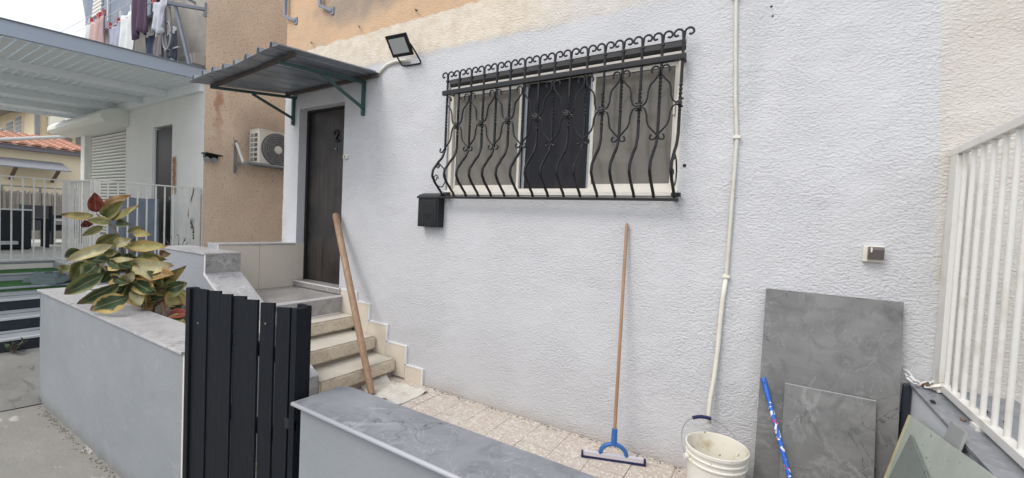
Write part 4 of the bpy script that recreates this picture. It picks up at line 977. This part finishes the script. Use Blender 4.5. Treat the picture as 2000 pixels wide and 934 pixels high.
t3, d3, n3 = sheet(off3, off3 + d1 * .16 + down * .006, down, .5, .010, 'tile_offcut', 'small grey tile offcut peeking over the top of the glass', mat('offcut', (.30, .31, .31), .5), 'tile')
# ================================================================ NEIGHBOUR'S HOUSE
nh = thing('neighbour_house', 'neighbouring house with tan roughcast side and white front behind the pergola', 'house', (-9, 0, 0))
tw = MB().grid(lambda u, v: (-7.5 + .012 * N(0, u * 6, v * 7, 1.2) + .005 * N(3, u * 6, v * 7, 6), .03 + 6 * u, -.3 + 8 * v), 90, 110)
tw.build('side_wall', M_TAN, nh, smooth=50)
ND = (-9.40, -8.61, .74, 3.0); NS = (-13.0, -10.62, 1.0, 3.1)
xs = [-13.25, NS[0], NS[1], ND[0], ND[1], -7.497]; zs = [.3, .74, 1.0, 3.0, 3.1, 3.76]
mb = MB()
for i in range(5):
    for j in range(5):
        cx, cz = (xs[i] + xs[i + 1]) / 2, (zs[j] + zs[j + 1]) / 2
        if (ND[0] < cx < ND[1] and ND[2] < cz < ND[3]) or (NS[0] < cx < NS[1] and NS[2] < cz < NS[3]): continue
        mb.quad([(xs[i], .03, zs[j]), (xs[i + 1], .03, zs[j]), (xs[i + 1], .03, zs[j + 1]), (xs[i], .03, zs[j + 1])])
for (x0, x1, z0, z1) in (ND, NS):
    mb.quad([(x0, .03, z0), (x0, .25, z0), (x0, .25, z1), (x0, .03, z1)]); mb.quad([(x1, .03, z0), (x1, .03, z1), (x1, .25, z1), (x1, .25, z0)])
    mb.quad([(x0, .03, z1), (x0, .25, z1), (x1, .25, z1), (x1, .03, z1)])
mb.quad([(-13.25, .03, .3), (-13.25, .03, 3.76), (-13.25, 5, 3.76), (-13.25, 5, .3)]); mb.quad([(-13.25, .03, 3.76), (-7.71, .03, 3.76), (-7.71, 5, 3.76), (-13.25, 5, 3.76)])
mb.build('front_wall', M_NWHITE, nh, fix=False)
up = mat('upper_plaster', (.40, .37, .33), .9, var=[(3, (.30, .28, .27), .4, .7, 6)], bump=[(45, .006, 3)])
MB().box(-11.9, -7.515, .04, .30, 3.762, 7.4).build('upper_wall', up, nh)
MB().box(-8.45, -7.503, -.12, .038, 3.78, 3.94, .01).build('balcony_ledge', up, nh)
nd_ = MB().box(ND[0] + .03, ND[1] - .03, .075, .20, .745, 2.96).build('door', M_NAVYD, nh)
MB().box(ND[1] - .14, ND[1] - .10, .05, .076, 1.75, 1.80).build('handle', M_STEEL, nd_)
MB().box(ND[0] + .001, ND[0] + .03, .05, .22, .745, 2.999).build('door_jamb', M_NWHITE, nh)
sh = MB().box(NS[0] + .002, NS[1] - .002, .17, .20, 1.0, 3.1).build('roller_shutter', M_GREYM, nh)
nsl = 32
for k in range(nsl):
    z0 = 1.0 + 2.08 * k / nsl; z1 = 1.0 + 2.08 * (k + 1) / nsl
    MB().prism([(.17, z0 + .012), (.138, z0 + .02), (.132, (z0 + z1) / 2), (.14, z1 - .01), (.17, z1)], NS[0] + .04, NS[1] - .04, 'x').build('shutter_slat', M_SHUT, sh)
for x0 in (NS[0] + .002, NS[1] - .042): MB().box(x0, x0 + .04, .10, .17, 1.0, 3.1).build('shutter_guide', M_SHUT, sh)
MB().prism([(.028, 3.10), (-.30, 3.14), (-.36, 3.20), (-.36, 3.27), (-.28, 3.36), (-.1, 3.42), (.028, 3.43)], -13.9, -10.50, 'x').build('shutter_box', M_SHUT, sh)

# laundry in front of the upper wall
cl = thing('laundry_rack', 'clothes drying lines above the pergola fascia', 'clothes line', (-9.6, 0, 4.9))
for x in (-12.05, -7.9):
    MB().beam((x, .04, 4.82), (x, -.62, 4.90), .03, .03).build('arm', M_GREYM, cl)
for (y, z, sag) in ((-.35, 5.0, .06), (-.37, 4.74, .03), (-.58, 4.9, .05)):
    MB().tube([(-12.05 + 4.15 * t, y, z - sag * math.sin(math.pi * t)) for t in lin(0, 1, 12)], .005, 5).build('line', M_WHITE, cl)
GARM = [('towel', 'white towel at the far left end of the washing line', (-11.40, 5.03), (-11.08, 4.60), (.70, .72, .72)),
        ('towel', 'salmon pink towel hanging second from the left on the line', (-11.06, 5.0), (-10.56, 4.45), (.62, .42, .38)),
        ('garment', 'dusty rose cloth hanging between pink towel and lavender sheet', (-10.52, 4.98), (-10.20, 4.36), (.52, .36, .36)),
        ('sheet', 'lavender grey sheet hanging in the middle of the washing line', (-10.17, 4.74), (-9.63, 4.20), (.42, .42, .52)),
        ('sheet', 'large white sheet hanging next to the dark maroon garment', (-9.60, 4.80), (-8.96, 4.02), (.72, .73, .72)),
        ('garment', 'long dark maroon garment on the washing line', (-8.93, 5.25), (-8.35, 4.30), (.085, .05, .085)),
        ('garment', 'dark blue trousers hanging below the maroon garment', (-8.85, 4.38), (-8.42, 3.92), (.05, .06, .10)),
        ('shirt', 'pale grey shirt hanging right of the maroon garment', (-8.26, 4.72), (-7.76, 4.22), (.55, .56, .62)),
        ('garment', 'grey brown cloth bunched below the pale shirt', (-8.34, 4.28), (-8.06, 3.86), (.22, .19, .20)),
        ('garment', 'pale cyan cloth at the bottom of the washing', (-8.05, 4.04), (-7.76, 3.74), (.30, .50, .56)),
        ('garment', 'dark crumpled clothing by the iron balcony guard', (-7.98, 4.24), (-7.70, 3.80), (.06, .065, .085))]
for i, (nm, lb, (x0, z1), (x1, z0), c) in enumerate(GARM):
    yy = -.36 - .02 * (i % 3) + (.10 if i in (6, 8, 9, 10) else 0)
    def cp(u, v, i=i, x0=x0, x1=x1, z0=z0, z1=z1, yy=yy):
        k = 1 - .10 * v * math.sin(i * 1.7 + u * 3)
        x = x0 + (x1 - x0) * ((u - .5) * k + .5); z = z1 + (z0 - z1) * v
        if nm == 'shirt' and v > .35: x = x0 + (x1 - x0) * (.5 + (u - .5) * .62)
        return (x, yy + (.012 + .03 * v) * math.sin(u * 13 + i * 2 + v * 2), z - .05 * math.sin(u * math.pi) * (1 - v) + .05 * v * math.sin(u * 7 + i))
    gt_ = thing('hanging_' + nm, lb, nm if nm != 'garment' else 'clothing', ((x0 + x1) / 2, yy, z0), 'washing on the line')
    ob = MB().grid(cp, 20, 10).build('cloth', cloth(str(i), c), gt_, smooth=True)
    md = ob.modifiers.new('thickness', 'SOLIDIFY'); md.thickness = .006
    for u in (.15, .85):
        px = x0 + (x1 - x0) * u; MB().box(px - .012, px + .012, yy - .02, yy + .02, z1 - .05, z1 + .05).build('peg', mat('red_peg', (.55, .07, .07), .5) if i in (1, 2, 3, 7) else M_WHITE, gt_)
aw = thing('rolled_awning', 'slanted blue grey awning behind the washing', 'awning', (-10.5, -.1, 5.2))
MB().prism([(-12.60, 6.1), (-12.10, 5.12), (-11.2, 4.98), (-9.0, 4.78), (-8.9, 6.3), (-12.6, 6.6)], -.16, -.10, 'y').build('awning_cloth', M_GREYSH, aw)
for k in range(5): MB().box(-11.75 + .02 * k, -11.25 + .02 * k, -.19, -.165, 5.30 + k * .07, 5.35 + k * .07).build('slat', M_CREAM, aw)
MB().beam((-10.9, -.18, 6.2), (-10.86, -.18, 5.05), .03, .03).build('brace', M_WHITER, aw)
ig = thing('balcony_guard', 'dark iron balcony guard with ring ornament at the end of the washing line', 'balcony guard', (-7.8, -.2, 3.8))
MB().beam((-7.70, -.30, 4.62), (-7.53, -.16, 3.72), .045, .03).build('corner_post', M_GREYSH, ig)
MB().beam((-7.66, -.34, 4.60), (-8.3, -.34, 4.66), .03, .03).build('top_rail', M_GREYM, ig)
MB().beam((-7.70, -.38, 4.58), (-7.512, .01, 4.62), .05, .04).build('wall_arm', M_GREYSH, ig)
MB().box(-7.53, -7.488, -.0, .03, 4.52, 4.72).build('wall_plate', M_GREYM, ig)
MB().tube([(-7.86 + .13 * math.cos(a), -.33, 4.16 + .20 * math.sin(a)) for a in lin(0, 2 * math.pi, 24)], .014, 6).build('ring', M_GREYM, ig, smooth=True)
for x in (-7.82, -8.02, -8.22): MB().beam((x, -.32, 4.6), (x + .06, -.25, 3.74), .02, .02).build('bar', M_GREYM, ig)
MB().beam((-8.3, -.3, 3.99), (-7.58, -.28, 3.97), .02, .02).build('lower_rail', M_GREYM, ig)

# ================================================================ PERGOLA
pg = thing('white_pergola', 'pale slatted pergola roof with blue grey fascia over the neighbour terrace', 'pergola', (-10.4, -2.5, .74))
MB().prism([(.02, 3.729), (.02, 3.556), (-6.2, 3.24), (-6.2, 3.40)], -7.52, -7.46, 'x').build('fascia', M_PERGD, pg)
MB().prism([(.02, 3.74), (.02, 3.731), (-6.2, 3.402), (-6.2, 3.411)], -7.53, -7.44, 'x').build('fascia_cap', M_GREYM, pg)
def pz(y): return 3.545 + .049 * y
for x in (-8.70, -9.72, -10.9, -12.1):
    MB().prism([(.02, pz(.02)), (.02, pz(.02) - .11), (-6.2, pz(-6.2) - .11), (-6.2, pz(-6.2))], x - .025, x + .025, 'x').build('rafter', M_PERG, pg)
MB().prism([(.02, pz(.02) + .10), (.02, pz(.02) - .07), (-6.2, pz(-6.2) - .07), (-6.2, pz(-6.2) + .10)], -13.36, -13.30, 'x').build('fascia', M_PERG, pg)
MB().box(-13.3, -7.53, -.03, .027, 3.40, 3.54).build('wall_ledger', M_PERG, pg)
for k in range(60):
    y = -.06 - k * .103
    MB().box(-13.29, -7.53, y - .040, y + .040, pz(y) + .002, pz(y) + .018).build('slat', M_PERG, pg)
def poly_mat():
    m, t, b = new_mat('polycarbonate'); tl = nd(t, 'ShaderNodeBsdfTranslucent'); tl.inputs[0].default_value = (.34, .40, .43, 1); df = nd(t, 'ShaderNodeBsdfDiffuse'); df.inputs[0].default_value = (.6, .66, .68, 1)
    mx = nd(t, 'ShaderNodeMixShader'); mx.inputs[0].default_value = .5; t.links.new(df.outputs[0], mx.inputs[1]); t.links.new(tl.outputs[0], mx.inputs[2])
    t.links.new(mx.outputs[0], t.nodes['Material Output'].inputs[0]); return m
MB().quad([(-13.29, .0, pz(0) + .022), (-7.53, .0, pz(0) + .022), (-7.53, -6.2, pz(-6.2) + .022), (-13.29, -6.2, pz(-6.2) + .022)]).build('roof_panel', poly_mat(), pg)
for x in (-7.5, -13.33): MB().box(x - .05, x + .05, -5.75, -5.65, .1 if x > -9 else .7, 3.26).build('post', M_PERG, pg)

# ================================================================ TERRACE, STEPS, RAILINGS
tr = MB(); tr.box(-15.0, -7.5, -1.2, .029, -.2, .722); tr.box(-15.0, -9.3, -6.3, -1.201, -.2, .722)
tr = struct(tr.build('terrace_floor', M_NSTEP)); tr['label'] = 'raised terrace with pale deck boards in front of the neighbouring house'
y = -6.29
while y < .0:
    x1 = -9.3 if y < -1.2 else -7.5
    MB().box(-14.99, x1, y, min(y + .142, .028), .722, .738 + random.uniform(-.001, .001)).build('deck_board', M_DECK, tr); y += .146
gs = thing('garden_steps', 'wide outdoor steps with dark risers, white nosings and green turf treads', 'steps', (-7.8, -3, 0))
NOS = [(-6.44, .08, .230, 0), (-6.885, .230, .357, 0), (-7.417, .357, .479, 0), (-8.06, .479, .535, 1), (-8.689, .535, .631, 1), (-9.215, .631, .737, 2)]
for i, (x, zb, zt, kd) in enumerate(NOS):
    xb = NOS[i + 1][0] if i < 5 else -9.30
    MB().box(xb - .02, x - .02, -6.2, -1.205, zb - .2, zt - .012).build('step_body', M_NRISER if kd == 0 else M_NSTEP, gs)
    MB().box(x - .021, x - .012, -6.2, -1.205, zb + .002, zt - .03).build('riser', [M_NRISER, M_TURF if i == 3 else M_NSTEP, M_CREAM][kd], gs)
    MB().box(xb + .001, x - .04, -6.2, -1.205, zt - .012, zt - (.004 if kd == 0 else 0)).build('tread', M_NSTEP if kd != 1 else M_TURF, gs)
    if kd == 0: MB().box(x - .30, x - .285, -6.2, -1.205, zt - .0045, zt - .0015).build('groove', M_NRISER, gs)
    MB().box(x - .042, x, -6.2, -1.205, zt - .022, zt, .003).build('nosing', M_CUSH if kd == 0 else (M_NSTEP if kd == 1 else M_GREYM), gs)
def railing(name, label, a, b_, z0, z1, n, loc):
    t = thing(name, label, 'railing', loc, 'white terrace railings'); a, b_ = Vector(a), Vector(b_)
    MB().beam((a.x, a.y, z1), (b_.x, b_.y, z1), .035, .018).build('top_rail', M_WHITER, t)
    MB().beam((a.x, a.y, z0 + .03), (b_.x, b_.y, z0 + .03), .04, .02).build('bottom_rail', M_WHITER, t)
    for k in range(1, n):
        p = a.lerp(b_, k / n); MB().box(p.x - .0075, p.x + .0075, p.y - .0075, p.y + .0075, z0 + .04, z1 - .012).build('bar', M_WHITER, t)
    for p in (a, b_): MB().box(p.x - .026, p.x + .026, p.y - .026, p.y + .026, z0, z1 + .014).build('post', M_WHITER, t)
railing('terrace_railing', 'white railing running along the terrace edge to the tan wall corner', (-7.54, -1.16), (-7.54, -.02), .738, 1.925, 11, (-7.54, -.6, .74))
railing('terrace_railing', 'short white return railing beside the terrace opening behind the rubber plant', (-7.66, -1.165), (-8.58, -1.165), .738, 1.925, 9, (-8.1, -1.165, .74))
railing('terrace_railing', 'white railing across the far terrace edge above the turf steps', (-9.26, -5.4), (-9.26, -1.08), .738, 1.952, 40, (-9.26, -3.2, .74))
# terrace furniture
def chair(name, label, x, y, rz, cushion):
    t = thing(name, label, 'chair', (0, 0, 0)); 
    def B(nm, m, *b): 
        MB().box(*b, .01).build(nm, m, t)
    B('seat', M_WICKER, -.30, .30, -.30, .30, .28, .40); B('backrest', M_WICKER, -.32, .32, -.34, -.26, .28, .80)
    for sx in (-1, 1):
        B('armrest', M_WICKER, sx * .33 - .04, sx * .33 + .04, -.32, .30, .55, .61)
        for sy in (-.28, .27): B('leg', M_WICKER, sx * .33 - .03, sx * .33 + .03, sy - .03, sy + .03, 0, .55)
    if cushion: MB().box(-.28, .28, -.25, .28, .40, .50, .03).build('cushion', M_CUSH, t)
    t.location = (x, y, .738); t.rotation_euler = (0, 0, rz)
chair('wicker_chair', 'dark wicker armchair with pale cushion right of the bench', -13.2, -.42, math.radians(30), True)
sf = thing('wicker_bench', 'tall backed dark wicker bench at the left edge of the terrace', 'bench', (-11.9, -1.35, .738))
MB().box(-12.35, -11.6, -1.95, -1.02, .84, 1.16, .015).build('seat', M_WICKER, sf); MB().box(-11.62, -11.5, -1.95, -1.02, .76, 1.44, .01).build('backrest', M_WICKER, sf)
MB().box(-11.63, -11.49, -1.96, -1.01, 1.441, 1.465, .004).build('top_strip', M_WHITE, sf)
for yy in (-1.93, -1.10): MB().box(-12.34, -11.52, yy, yy + .06, .74, .85).build('leg', M_WICKER, sf)
MB().box(-11.48, -11.35, -1.9, -1.2, .84, .90, .01).build('foot_board', M_CUSH, sf)
tb_ = thing('garden_table', 'small dark side table between bench and armchair', 'table', (-12.0, -.85, .738))
MB().box(-12.3, -11.9, -1.05, -.70, 1.26, 1.30, .005).build('table_top', M_WICKER, tb_)
for xx in (-12.28, -11.96):
    for yy in (-1.03, -.76): MB().box(xx, xx + .05, yy, yy + .05, .738, 1.26).build('leg', M_WICKER, tb_)
gc = thing('covered_appliance', 'blue grey cloth cover over an appliance beside the roller shutter', 'cover', (-8.9, -.35, .738))
def gcp(u, v):
    a = u * 2 * math.pi; ca, sa = math.cos(a), math.sin(a); k = 1 / max(abs(ca), abs(sa)) * .93
    r = 1 if v < .8 else 1 - (v - .8) / .2
    wv = 1 + .03 * math.sin(a * 9 + v * 4) * (1 - v)
    return (-9.0 + .33 * ca * k * r * wv, -.34 + .27 * sa * k * r * wv, .738 + 1.0 * min(1, v / .8) + (.0 if v < .8 else .02 * N(u * 4, v, 0, 3)))
MB().grid(gcp, 60, 20).build('fabric_cover', mat('cover_cloth', (.19, .23, .29), .9, var=[(4, (.24, .28, .33), .4, .7, 4)], bump=[(10, .02, 4)]), gc, smooth=True)
hg = thing('hanging_ornament', 'long string of orange brown beads hanging right of the navy door', 'ornament', (-8.44, .0, 1.83))
bd = MB()
for k in range(26): bd.lathe((-8.445 + .006 * math.sin(k), .0, 1.845 + k * .0235), [(0, -.012), (.022, -.008), (.022, .008), (0, .012)], 8)
bd.build('beads', mat('orange_beads', (.42, .22, .09), .7, var=[(30, (.30, .14, .06), .4, .6, 3)]), hg, smooth=40)
MB().tube([(-8.445, .026, 2.47), (-8.445, .0, 2.44)], .004, 5).build('hook', M_STEEL, hg)
sl = thing('security_lamp', 'black twin head security lamp on the edge of the tan wall', 'lamp', (-7.45, .1, 2.4))
MB().box(-7.50, -7.43, .02, .20, 2.40, 2.47, .008).build('base', M_BLACK, sl)
MB().prism([(.0, 2.475), (.23, 2.455), (.23, 2.44), (.0, 2.455)], -7.51, -7.34, 'x').build('visor', M_BLACK, sl)
for yy in (.04, .14): MB().lathe((-7.40, yy, 2.385), [(0, 0), (.03, .0), (.042, .05), (.038, .055), (0, .05)], 14, (.7, -.5, -.4)).build('lamp_head', M_GREYM, sl, smooth=40)
# air conditioner on the tan wall
ac = thing('air_conditioner', 'cream outdoor air conditioner unit on a bracket on the tan wall', 'air conditioner', (-7.3, 1.05, 2.38))
AX0, AX1, AY0, AY1, AZ0, AZ1 = -7.44, -7.14, .66, 1.46, 2.40, 2.945
s = MB(); s.box(AX0, AX1, AY0, AY1, AZ0, AZ1, .014); s.build('casing', M_AC, ac)
MB().box(AX0 - .004, AX1 + .006, AY0 - .006, AY1 + .006, AZ1 - .012, AZ1 + .006, .004).build('top_cover', M_AC, ac)
for i in range(2):
    for k in range(6):
        x = AX0 + .045 + i * .115; z = AZ0 + .035 + k * .078
        MB().box(x, x + .088, AY0 - .0035, AY0 - .0005, z, z + .055).build('side_vent', M_ACD if i == 1 else M_ACG, ac)
FC = (AX1, .965, 2.655); FR = .252
MB().lathe(FC, [(0, .002), (FR, .002), (FR + .004, .006), (FR + .018, .004), (FR + .020, .0)], 44, (1, 0, 0)).build('fan_opening', M_ACD, ac, smooth=40)
fg = MB()
for r in [.075, .105, .135, .165, .195, .225, .248]:
    fg.tube([(FC[0] + .016, FC[1] + r * math.cos(a), FC[2] + r * math.sin(a)) for a in lin(0, 2 * math.pi, 40)], .006, 6)
for k in range(8):
    a = k * math.pi / 4; fg.tube([(FC[0] + .014, FC[1] + .06 * math.cos(a), FC[2] + .06 * math.sin(a)), (FC[0] + .014, FC[1] + .25 * math.cos(a + .3), FC[2] + .25 * math.sin(a + .3))], .004, 5)
fg.build('fan_grille', M_ACG, ac, smooth=True)
MB().lathe((FC[0] + .005, FC[1], FC[2]), [(.062, 0), (.062, .016), (.05, .02), (0, .021)], 24, (1, 0, 0)).build('fan_hub', M_AC, ac, smooth=40)
for yy in (.47, 1.35):
    MB().box(-7.50, -7.465, yy - .018, yy + .018, 2.22, 2.75).build('bracket_upright', M_STEEL, ac)
    MB().box(-7.465, -7.08, yy - .015, yy + .015, 2.335, 2.365).build('bracket_arm', M_STEEL, ac)
    MB().beam((-7.46, yy, 2.70), (-7.22, yy, 2.365), .03, .02).build('bracket_strut', M_WHITER if yy < 1 else M_STEEL, ac)
MB().box(-7.20, -7.10, .45, 1.5, 2.366, 2.398, .003).build('mounting_rail', M_GREYM, ac)
MB().box(-7.44, -7.36, .45, 1.5, 2.366, 2.398, .003).build('mounting_rail', M_GREYM, ac)
# greenery: pot plants behind the railing, vine, weed
def tuft(name, label, base, n, spread, h, lw, col, seed):
    t = thing(name, label, 'plant', base); r = random.Random(seed); b0 = Vector(base); mb = MB(); stems = MB()
    for k in range(n):
        a = r.uniform(0, 6.28); tip = b0 + Vector((math.cos(a) * spread * r.uniform(.2, 1), math.sin(a) * spread * r.uniform(.2, 1), h * r.uniform(.4, 1)))
        stems.tube([tuple(b0), tuple(b0.lerp(tip, .6) + Vector((0, 0, .08 * h))), tuple(tip)], .004, 5)
        for q in range(5):
            p = b0.lerp(tip, .4 + .15 * q); d = Vector((r.uniform(-1, 1), r.uniform(-1, 1), r.uniform(-.3, .6))).normalized() * lw * 2.2; s_ = d.cross(Vector((0, 0, 1))).normalized() * lw
            mb.quad([tuple(p), tuple(p + d * .5 + s_ * .5), tuple(p + d), tuple(p + d * .5 - s_ * .5)])
    mb.build('leaves', mat(name + '_leaf' + str(seed), col, .6, var=[(12, tuple(v * .6 for v in col), .4, .7, 3)]), t); stems.build('stems', M_STEM, t)
tuft('pot_plant', 'bushy green plant in front of the navy door', (-8.75, -.45, .74), 16, .26, .46, .035, (.055, .13, .03), 2)
tuft('pot_plant', 'low green sprigs at the foot of the white wall by the corner', (-7.95, -.12, .74), 8, .25, .50, .028, (.06, .11, .03), 5)
tuft('weed', 'small weed growing at the foot of the dark steps', (-6.40, -2.06, .09), 6, .09, .13, .022, (.06, .10, .04), 6)
vn = thing('creeping_vine', 'thin creeping vine climbing the white wall beside the tan corner', 'vine', (-7.8, .02, .74))
VP = [(-7.62, .02, 1.0), (-7.70, .02, 1.2), (-7.82, .02, 1.36), (-7.95, .02, 1.5), (-7.9, .02, 1.7), (-7.8, .02, 1.85), (-7.78, .02, 1.95)]
MB().tube([(-7.6, .02, .74)] + VP, .007, 5).build('vine_stem', M_STEM, vn, smooth=True)
mb = MB(); rv = random.Random(2)
for k in range(16):
    p = Vector(VP[rv.randrange(3)]) + Vector((rv.uniform(-.06, .06), -.015, rv.uniform(-.12, .08))); a = rv.uniform(0, 6.28); d = Vector((math.cos(a) * .06, -.02, math.sin(a) * .06)); s_ = Vector((-d.z, 0, d.x)) * .45
    mb.quad([tuple(p), tuple(p + d * .5 + s_), tuple(p + d), tuple(p + d * .5 - s_)])
mb.build('vine_leaves', mat('vine_leaf', (.05, .10, .03), .6), vn)
sb = thing('covered_bundle', 'grey green tarpaulin bundle lying on the turf step behind the planter', 'bundle', (-8.3, -1.5, .533))
def bag(u, v):
    a = 2 * math.pi * u; ph = math.pi / 2 * v; r = math.cos(ph) ** .6
    k = 1 + .22 * N(math.cos(a) * 1.3, math.sin(a) * 1.3, v * 2, 1.5)
    return (-8.32 + .30 * r * math.cos(a) * k, -1.43 + .21 * r * math.sin(a) * k, .534 + .12 * math.sin(ph) * k + .02 * N(a, v * 3, 1, 1.5))
MB().grid(bag, 36, 12).build('tarpaulin', M_GREEND, sb, smooth=True)
# reed fence with a wire rail
rf_ = thing('reed_fence', 'weathered reed screen fence at the back of the terrace', 'fence', (-14.8, -2.5, .738))
mb = MB(); r3 = random.Random(5); y = -6.2
while y < .35:
    w = r3.uniform(.015, .04); h = 1.09 + r3.uniform(-.025, .03); x = -14.8 + r3.uniform(-.012, .012)
    mb.beam((x, y, .738), (x + r3.uniform(-.02, .02), y + r3.uniform(-.02, .02), .738 + h), .02, w, up=(0, 1, 0)); y += w * .9
stuff(mb.build('reed', M_REED, rf_))
MB().box(-14.83, -14.815, -6.2, .35, .738, 1.79).build('reed_backing', M_REED, rf_)
for z in (1.05, 1.5): MB().box(-14.775, -14.765, -6.2, .35, z, z + .012).build('binding_wire', M_GREYM, rf_)
MB().box(-14.86, -14.84, -6.2, .35, 1.93, 1.96).build('top_rail', M_GREYM, rf_)
for k in range(12): MB().box(-14.87, -14.83, -6.2 + k * .59, -6.16 + k * .59, .738, 1.93).build('post', M_GREYM, rf_)

# ================================================================ HOUSES BEYOND
M_GREYL = mat('pale_grey_pipe', (.55, .55, .53), .6)
rh = thing('red_roof_house', 'low cream house with terracotta tile roof beyond the reed fence', 'house', (-20, -1, -.16))
MB().box(-24, -18.0, -8, 1.32, -.2, 3.06).build('wall', M_YELLOW, rh)
MB().box(-18.0, -17.75, -8.1, 1.45, 3.02, 3.14).build('eave_board', mat('grey_eave', (.17, .16, .18), .7), rh)
rt = 11
for i in range(34):
    y0 = -7.9 + i * .275
    for k in range(rt):
        u0, u1 = k / rt, (k + 1) / rt
        x0, x1 = -17.72 - 3.4 * u0, -17.72 - 3.4 * u1 - .06; z0, z1 = 3.15 + .62 * u0, 3.15 + .62 * u1 + .01
        if y0 < -3.2 and k > 0: continue
        pts = [(y0 + .02, 0), (y0 + .08, .055), (y0 + .19, .055), (y0 + .25, 0)]
        m_ = MB()
        for (x, z) in ((x0, z0 + .025), (x1, z1 + .005)):
            for (yy, dz) in pts: m_.v.append((x, yy, z + dz))
        m_.f = [(0, 1, 5, 4), (1, 2, 6, 5), (2, 3, 7, 6), (0, 3, 2, 1)]
        if i >= 17 and i * rt + k < 34 * rt:
            m_.build('roof_tile', M_ROOF, rh)
MB().quad([(-17.7, -8, 3.14), (-17.7, 1.42, 3.14), (-21.2, 1.42, 3.78), (-21.2, -8, 3.78)]).build('roof', M_ROOF, rh)
wa = thing('wall_awning', 'small grey corrugated awning on the wall of the red roofed house', 'awning', (-17.6, .1, 2.3))
MB().prism([(-17.98, 2.78), (-17.1, 2.52), (-17.1, 2.49), (-17.98, 2.75)], -.62, .75, 'y').build('awning_sheet', M_GREYM, wa)
for yy in (-.25, .55): MB().beam((-17.98, yy, 2.2), (-17.3, yy, 2.52), .07, .05).build('bracket', mat('brown_timber', (.16, .11, .08), .8), wa)
yh = thing('yellow_house', 'pale yellow two storey house far behind the red roof', 'house', (-28, 4, -.16))
MB().box(-46, -24.0, 1.33, 9, -.2, 5.35).build('wall', M_YELLOW, yh)
MB().prism([(.55, 5.25), (1.4, 5.55), (9, 7.2), (9, 7.1), (.55, 5.17)], -46, -23.6, 'x').build('roof', M_GREYM, yh)
for (x0, x1, z0, z1) in ((-30.2, -28.9, 3.9, 4.78), (-28.3, -27.1, 3.9, 4.95), (-26.7, -25.7, 3.9, 5.05), (-33.4, -32.2, 3.9, 4.7)):
    w_ = MB().box(x0, x1, 1.27, 1.34, z0, z1).build('window', M_CREAM, yh)
    for k in range(6): MB().box(x0 + .06, x1 - .06, 1.25, 1.269, z0 + .05 + k * (z1 - z0 - .08) / 6, z0 + .05 + (k + .8) * (z1 - z0 - .08) / 6).build('slat', M_GREYM, w_)
w_ = MB().box(-24.0, -23.93, 1.75, 3.1, 3.6, 4.95).build('window', M_CREAM, yh); MB().box(-23.93, -23.91, 1.85, 2.3, 3.7, 4.85).build('pane', M_GREYM, w_); MB().box(-23.93, -23.91, 2.4, 3.0, 3.7, 4.85).build('pane', M_GREYM, w_)
MB().box(-24.06, -23.9, 1.30, 1.42, 0, 5.2).build('downpipe', M_GREYM, yh)
a2 = thing('air_conditioner', 'distant white air conditioner on the yellow house wall', 'air conditioner', (-23.6, 1.95, 4.3))
MB().box(-23.88, -23.45, 1.62, 2.32, 4.35, 4.85, .02).build('casing', M_NWHITE, a2); MB().lathe((-23.44, 2.05, 4.6), [(0, .0), (.19, .0), (.19, .02)], 20, (1, 0, 0)).build('fan_grille', M_GREYM, a2)
MB().box(-23.95, -23.4, 1.6, 2.4, 4.28, 4.345).build('shelf', M_NWHITE, a2)
pp_ = tag(MB().tube([(-16.5, -6, 2.2), (-16.2, -.73, 3.07), (-16.0, .36, 3.34), (-16.0, .42, 3.42), (-16.0, .45, 4.6)], .045, 10).build('flue_pipe', M_GREYL, None, smooth=True), 'pale bent pipe crossing above the red tiled roof', 'pipe')
oh = thing('far_house', 'tall cream house wall behind the roller shutter end', 'house', (-22, 6, -.16))
MB().box(-23.8, -21, 2.75, 9, -.2, 6.3).build('wall', M_YELLOW, oh); MB().box(-21.0, -20.85, 2.75, 3.1, -.2, 6.2).build('pilaster', mat('ochre', (.52, .34, .14), .8), oh)

cr = MB(); rc = random.Random(12)
for k in range(150):
    x = rc.uniform(-2.8, -.45); y = -.012 - abs(rc.gauss(0, .022)); r_ = rc.uniform(.002, .0065)
    bm = bmesh.new(); bmesh.ops.create_icosphere(bm, subdivisions=1, radius=r_)
    for v in bm.verts: v.co = Vector((v.co.x * rc.uniform(.8, 2.2), v.co.y * rc.uniform(.7, 1.2), v.co.z * .7)) + Vector((x, y, r_ * .4))
    cr.add_bm(bm)
stuff(tag(cr.build('plaster_crumbs', M_RUBBLE, None), 'fallen plaster crumbs where the white wall meets the patio floor', 'rubble'))

for k, pts in enumerate(([(-23.9, 1.34, 5.25), (-23.85, 1.8, 5.0), (-23.85, 2.6, 5.2), (-23.9, 4, 5.6)], [(-23.9, 1.36, 5.1), (-23.85, 1.7, 4.7), (-23.87, 2.0, 4.9)], [(-28, 1.28, 5.35), (-25.5, 1.26, 5.1), (-23.9, 1.3, 5.2)])):
    MB().tube(pts, .018, 6).build('cable', M_GREYM, yh, smooth=True)
MB().tube([(-23.6, .52, 5.2), (-46, .52, 5.2)], .06, 8).build('gutter', M_GREYM, yh, smooth=True)
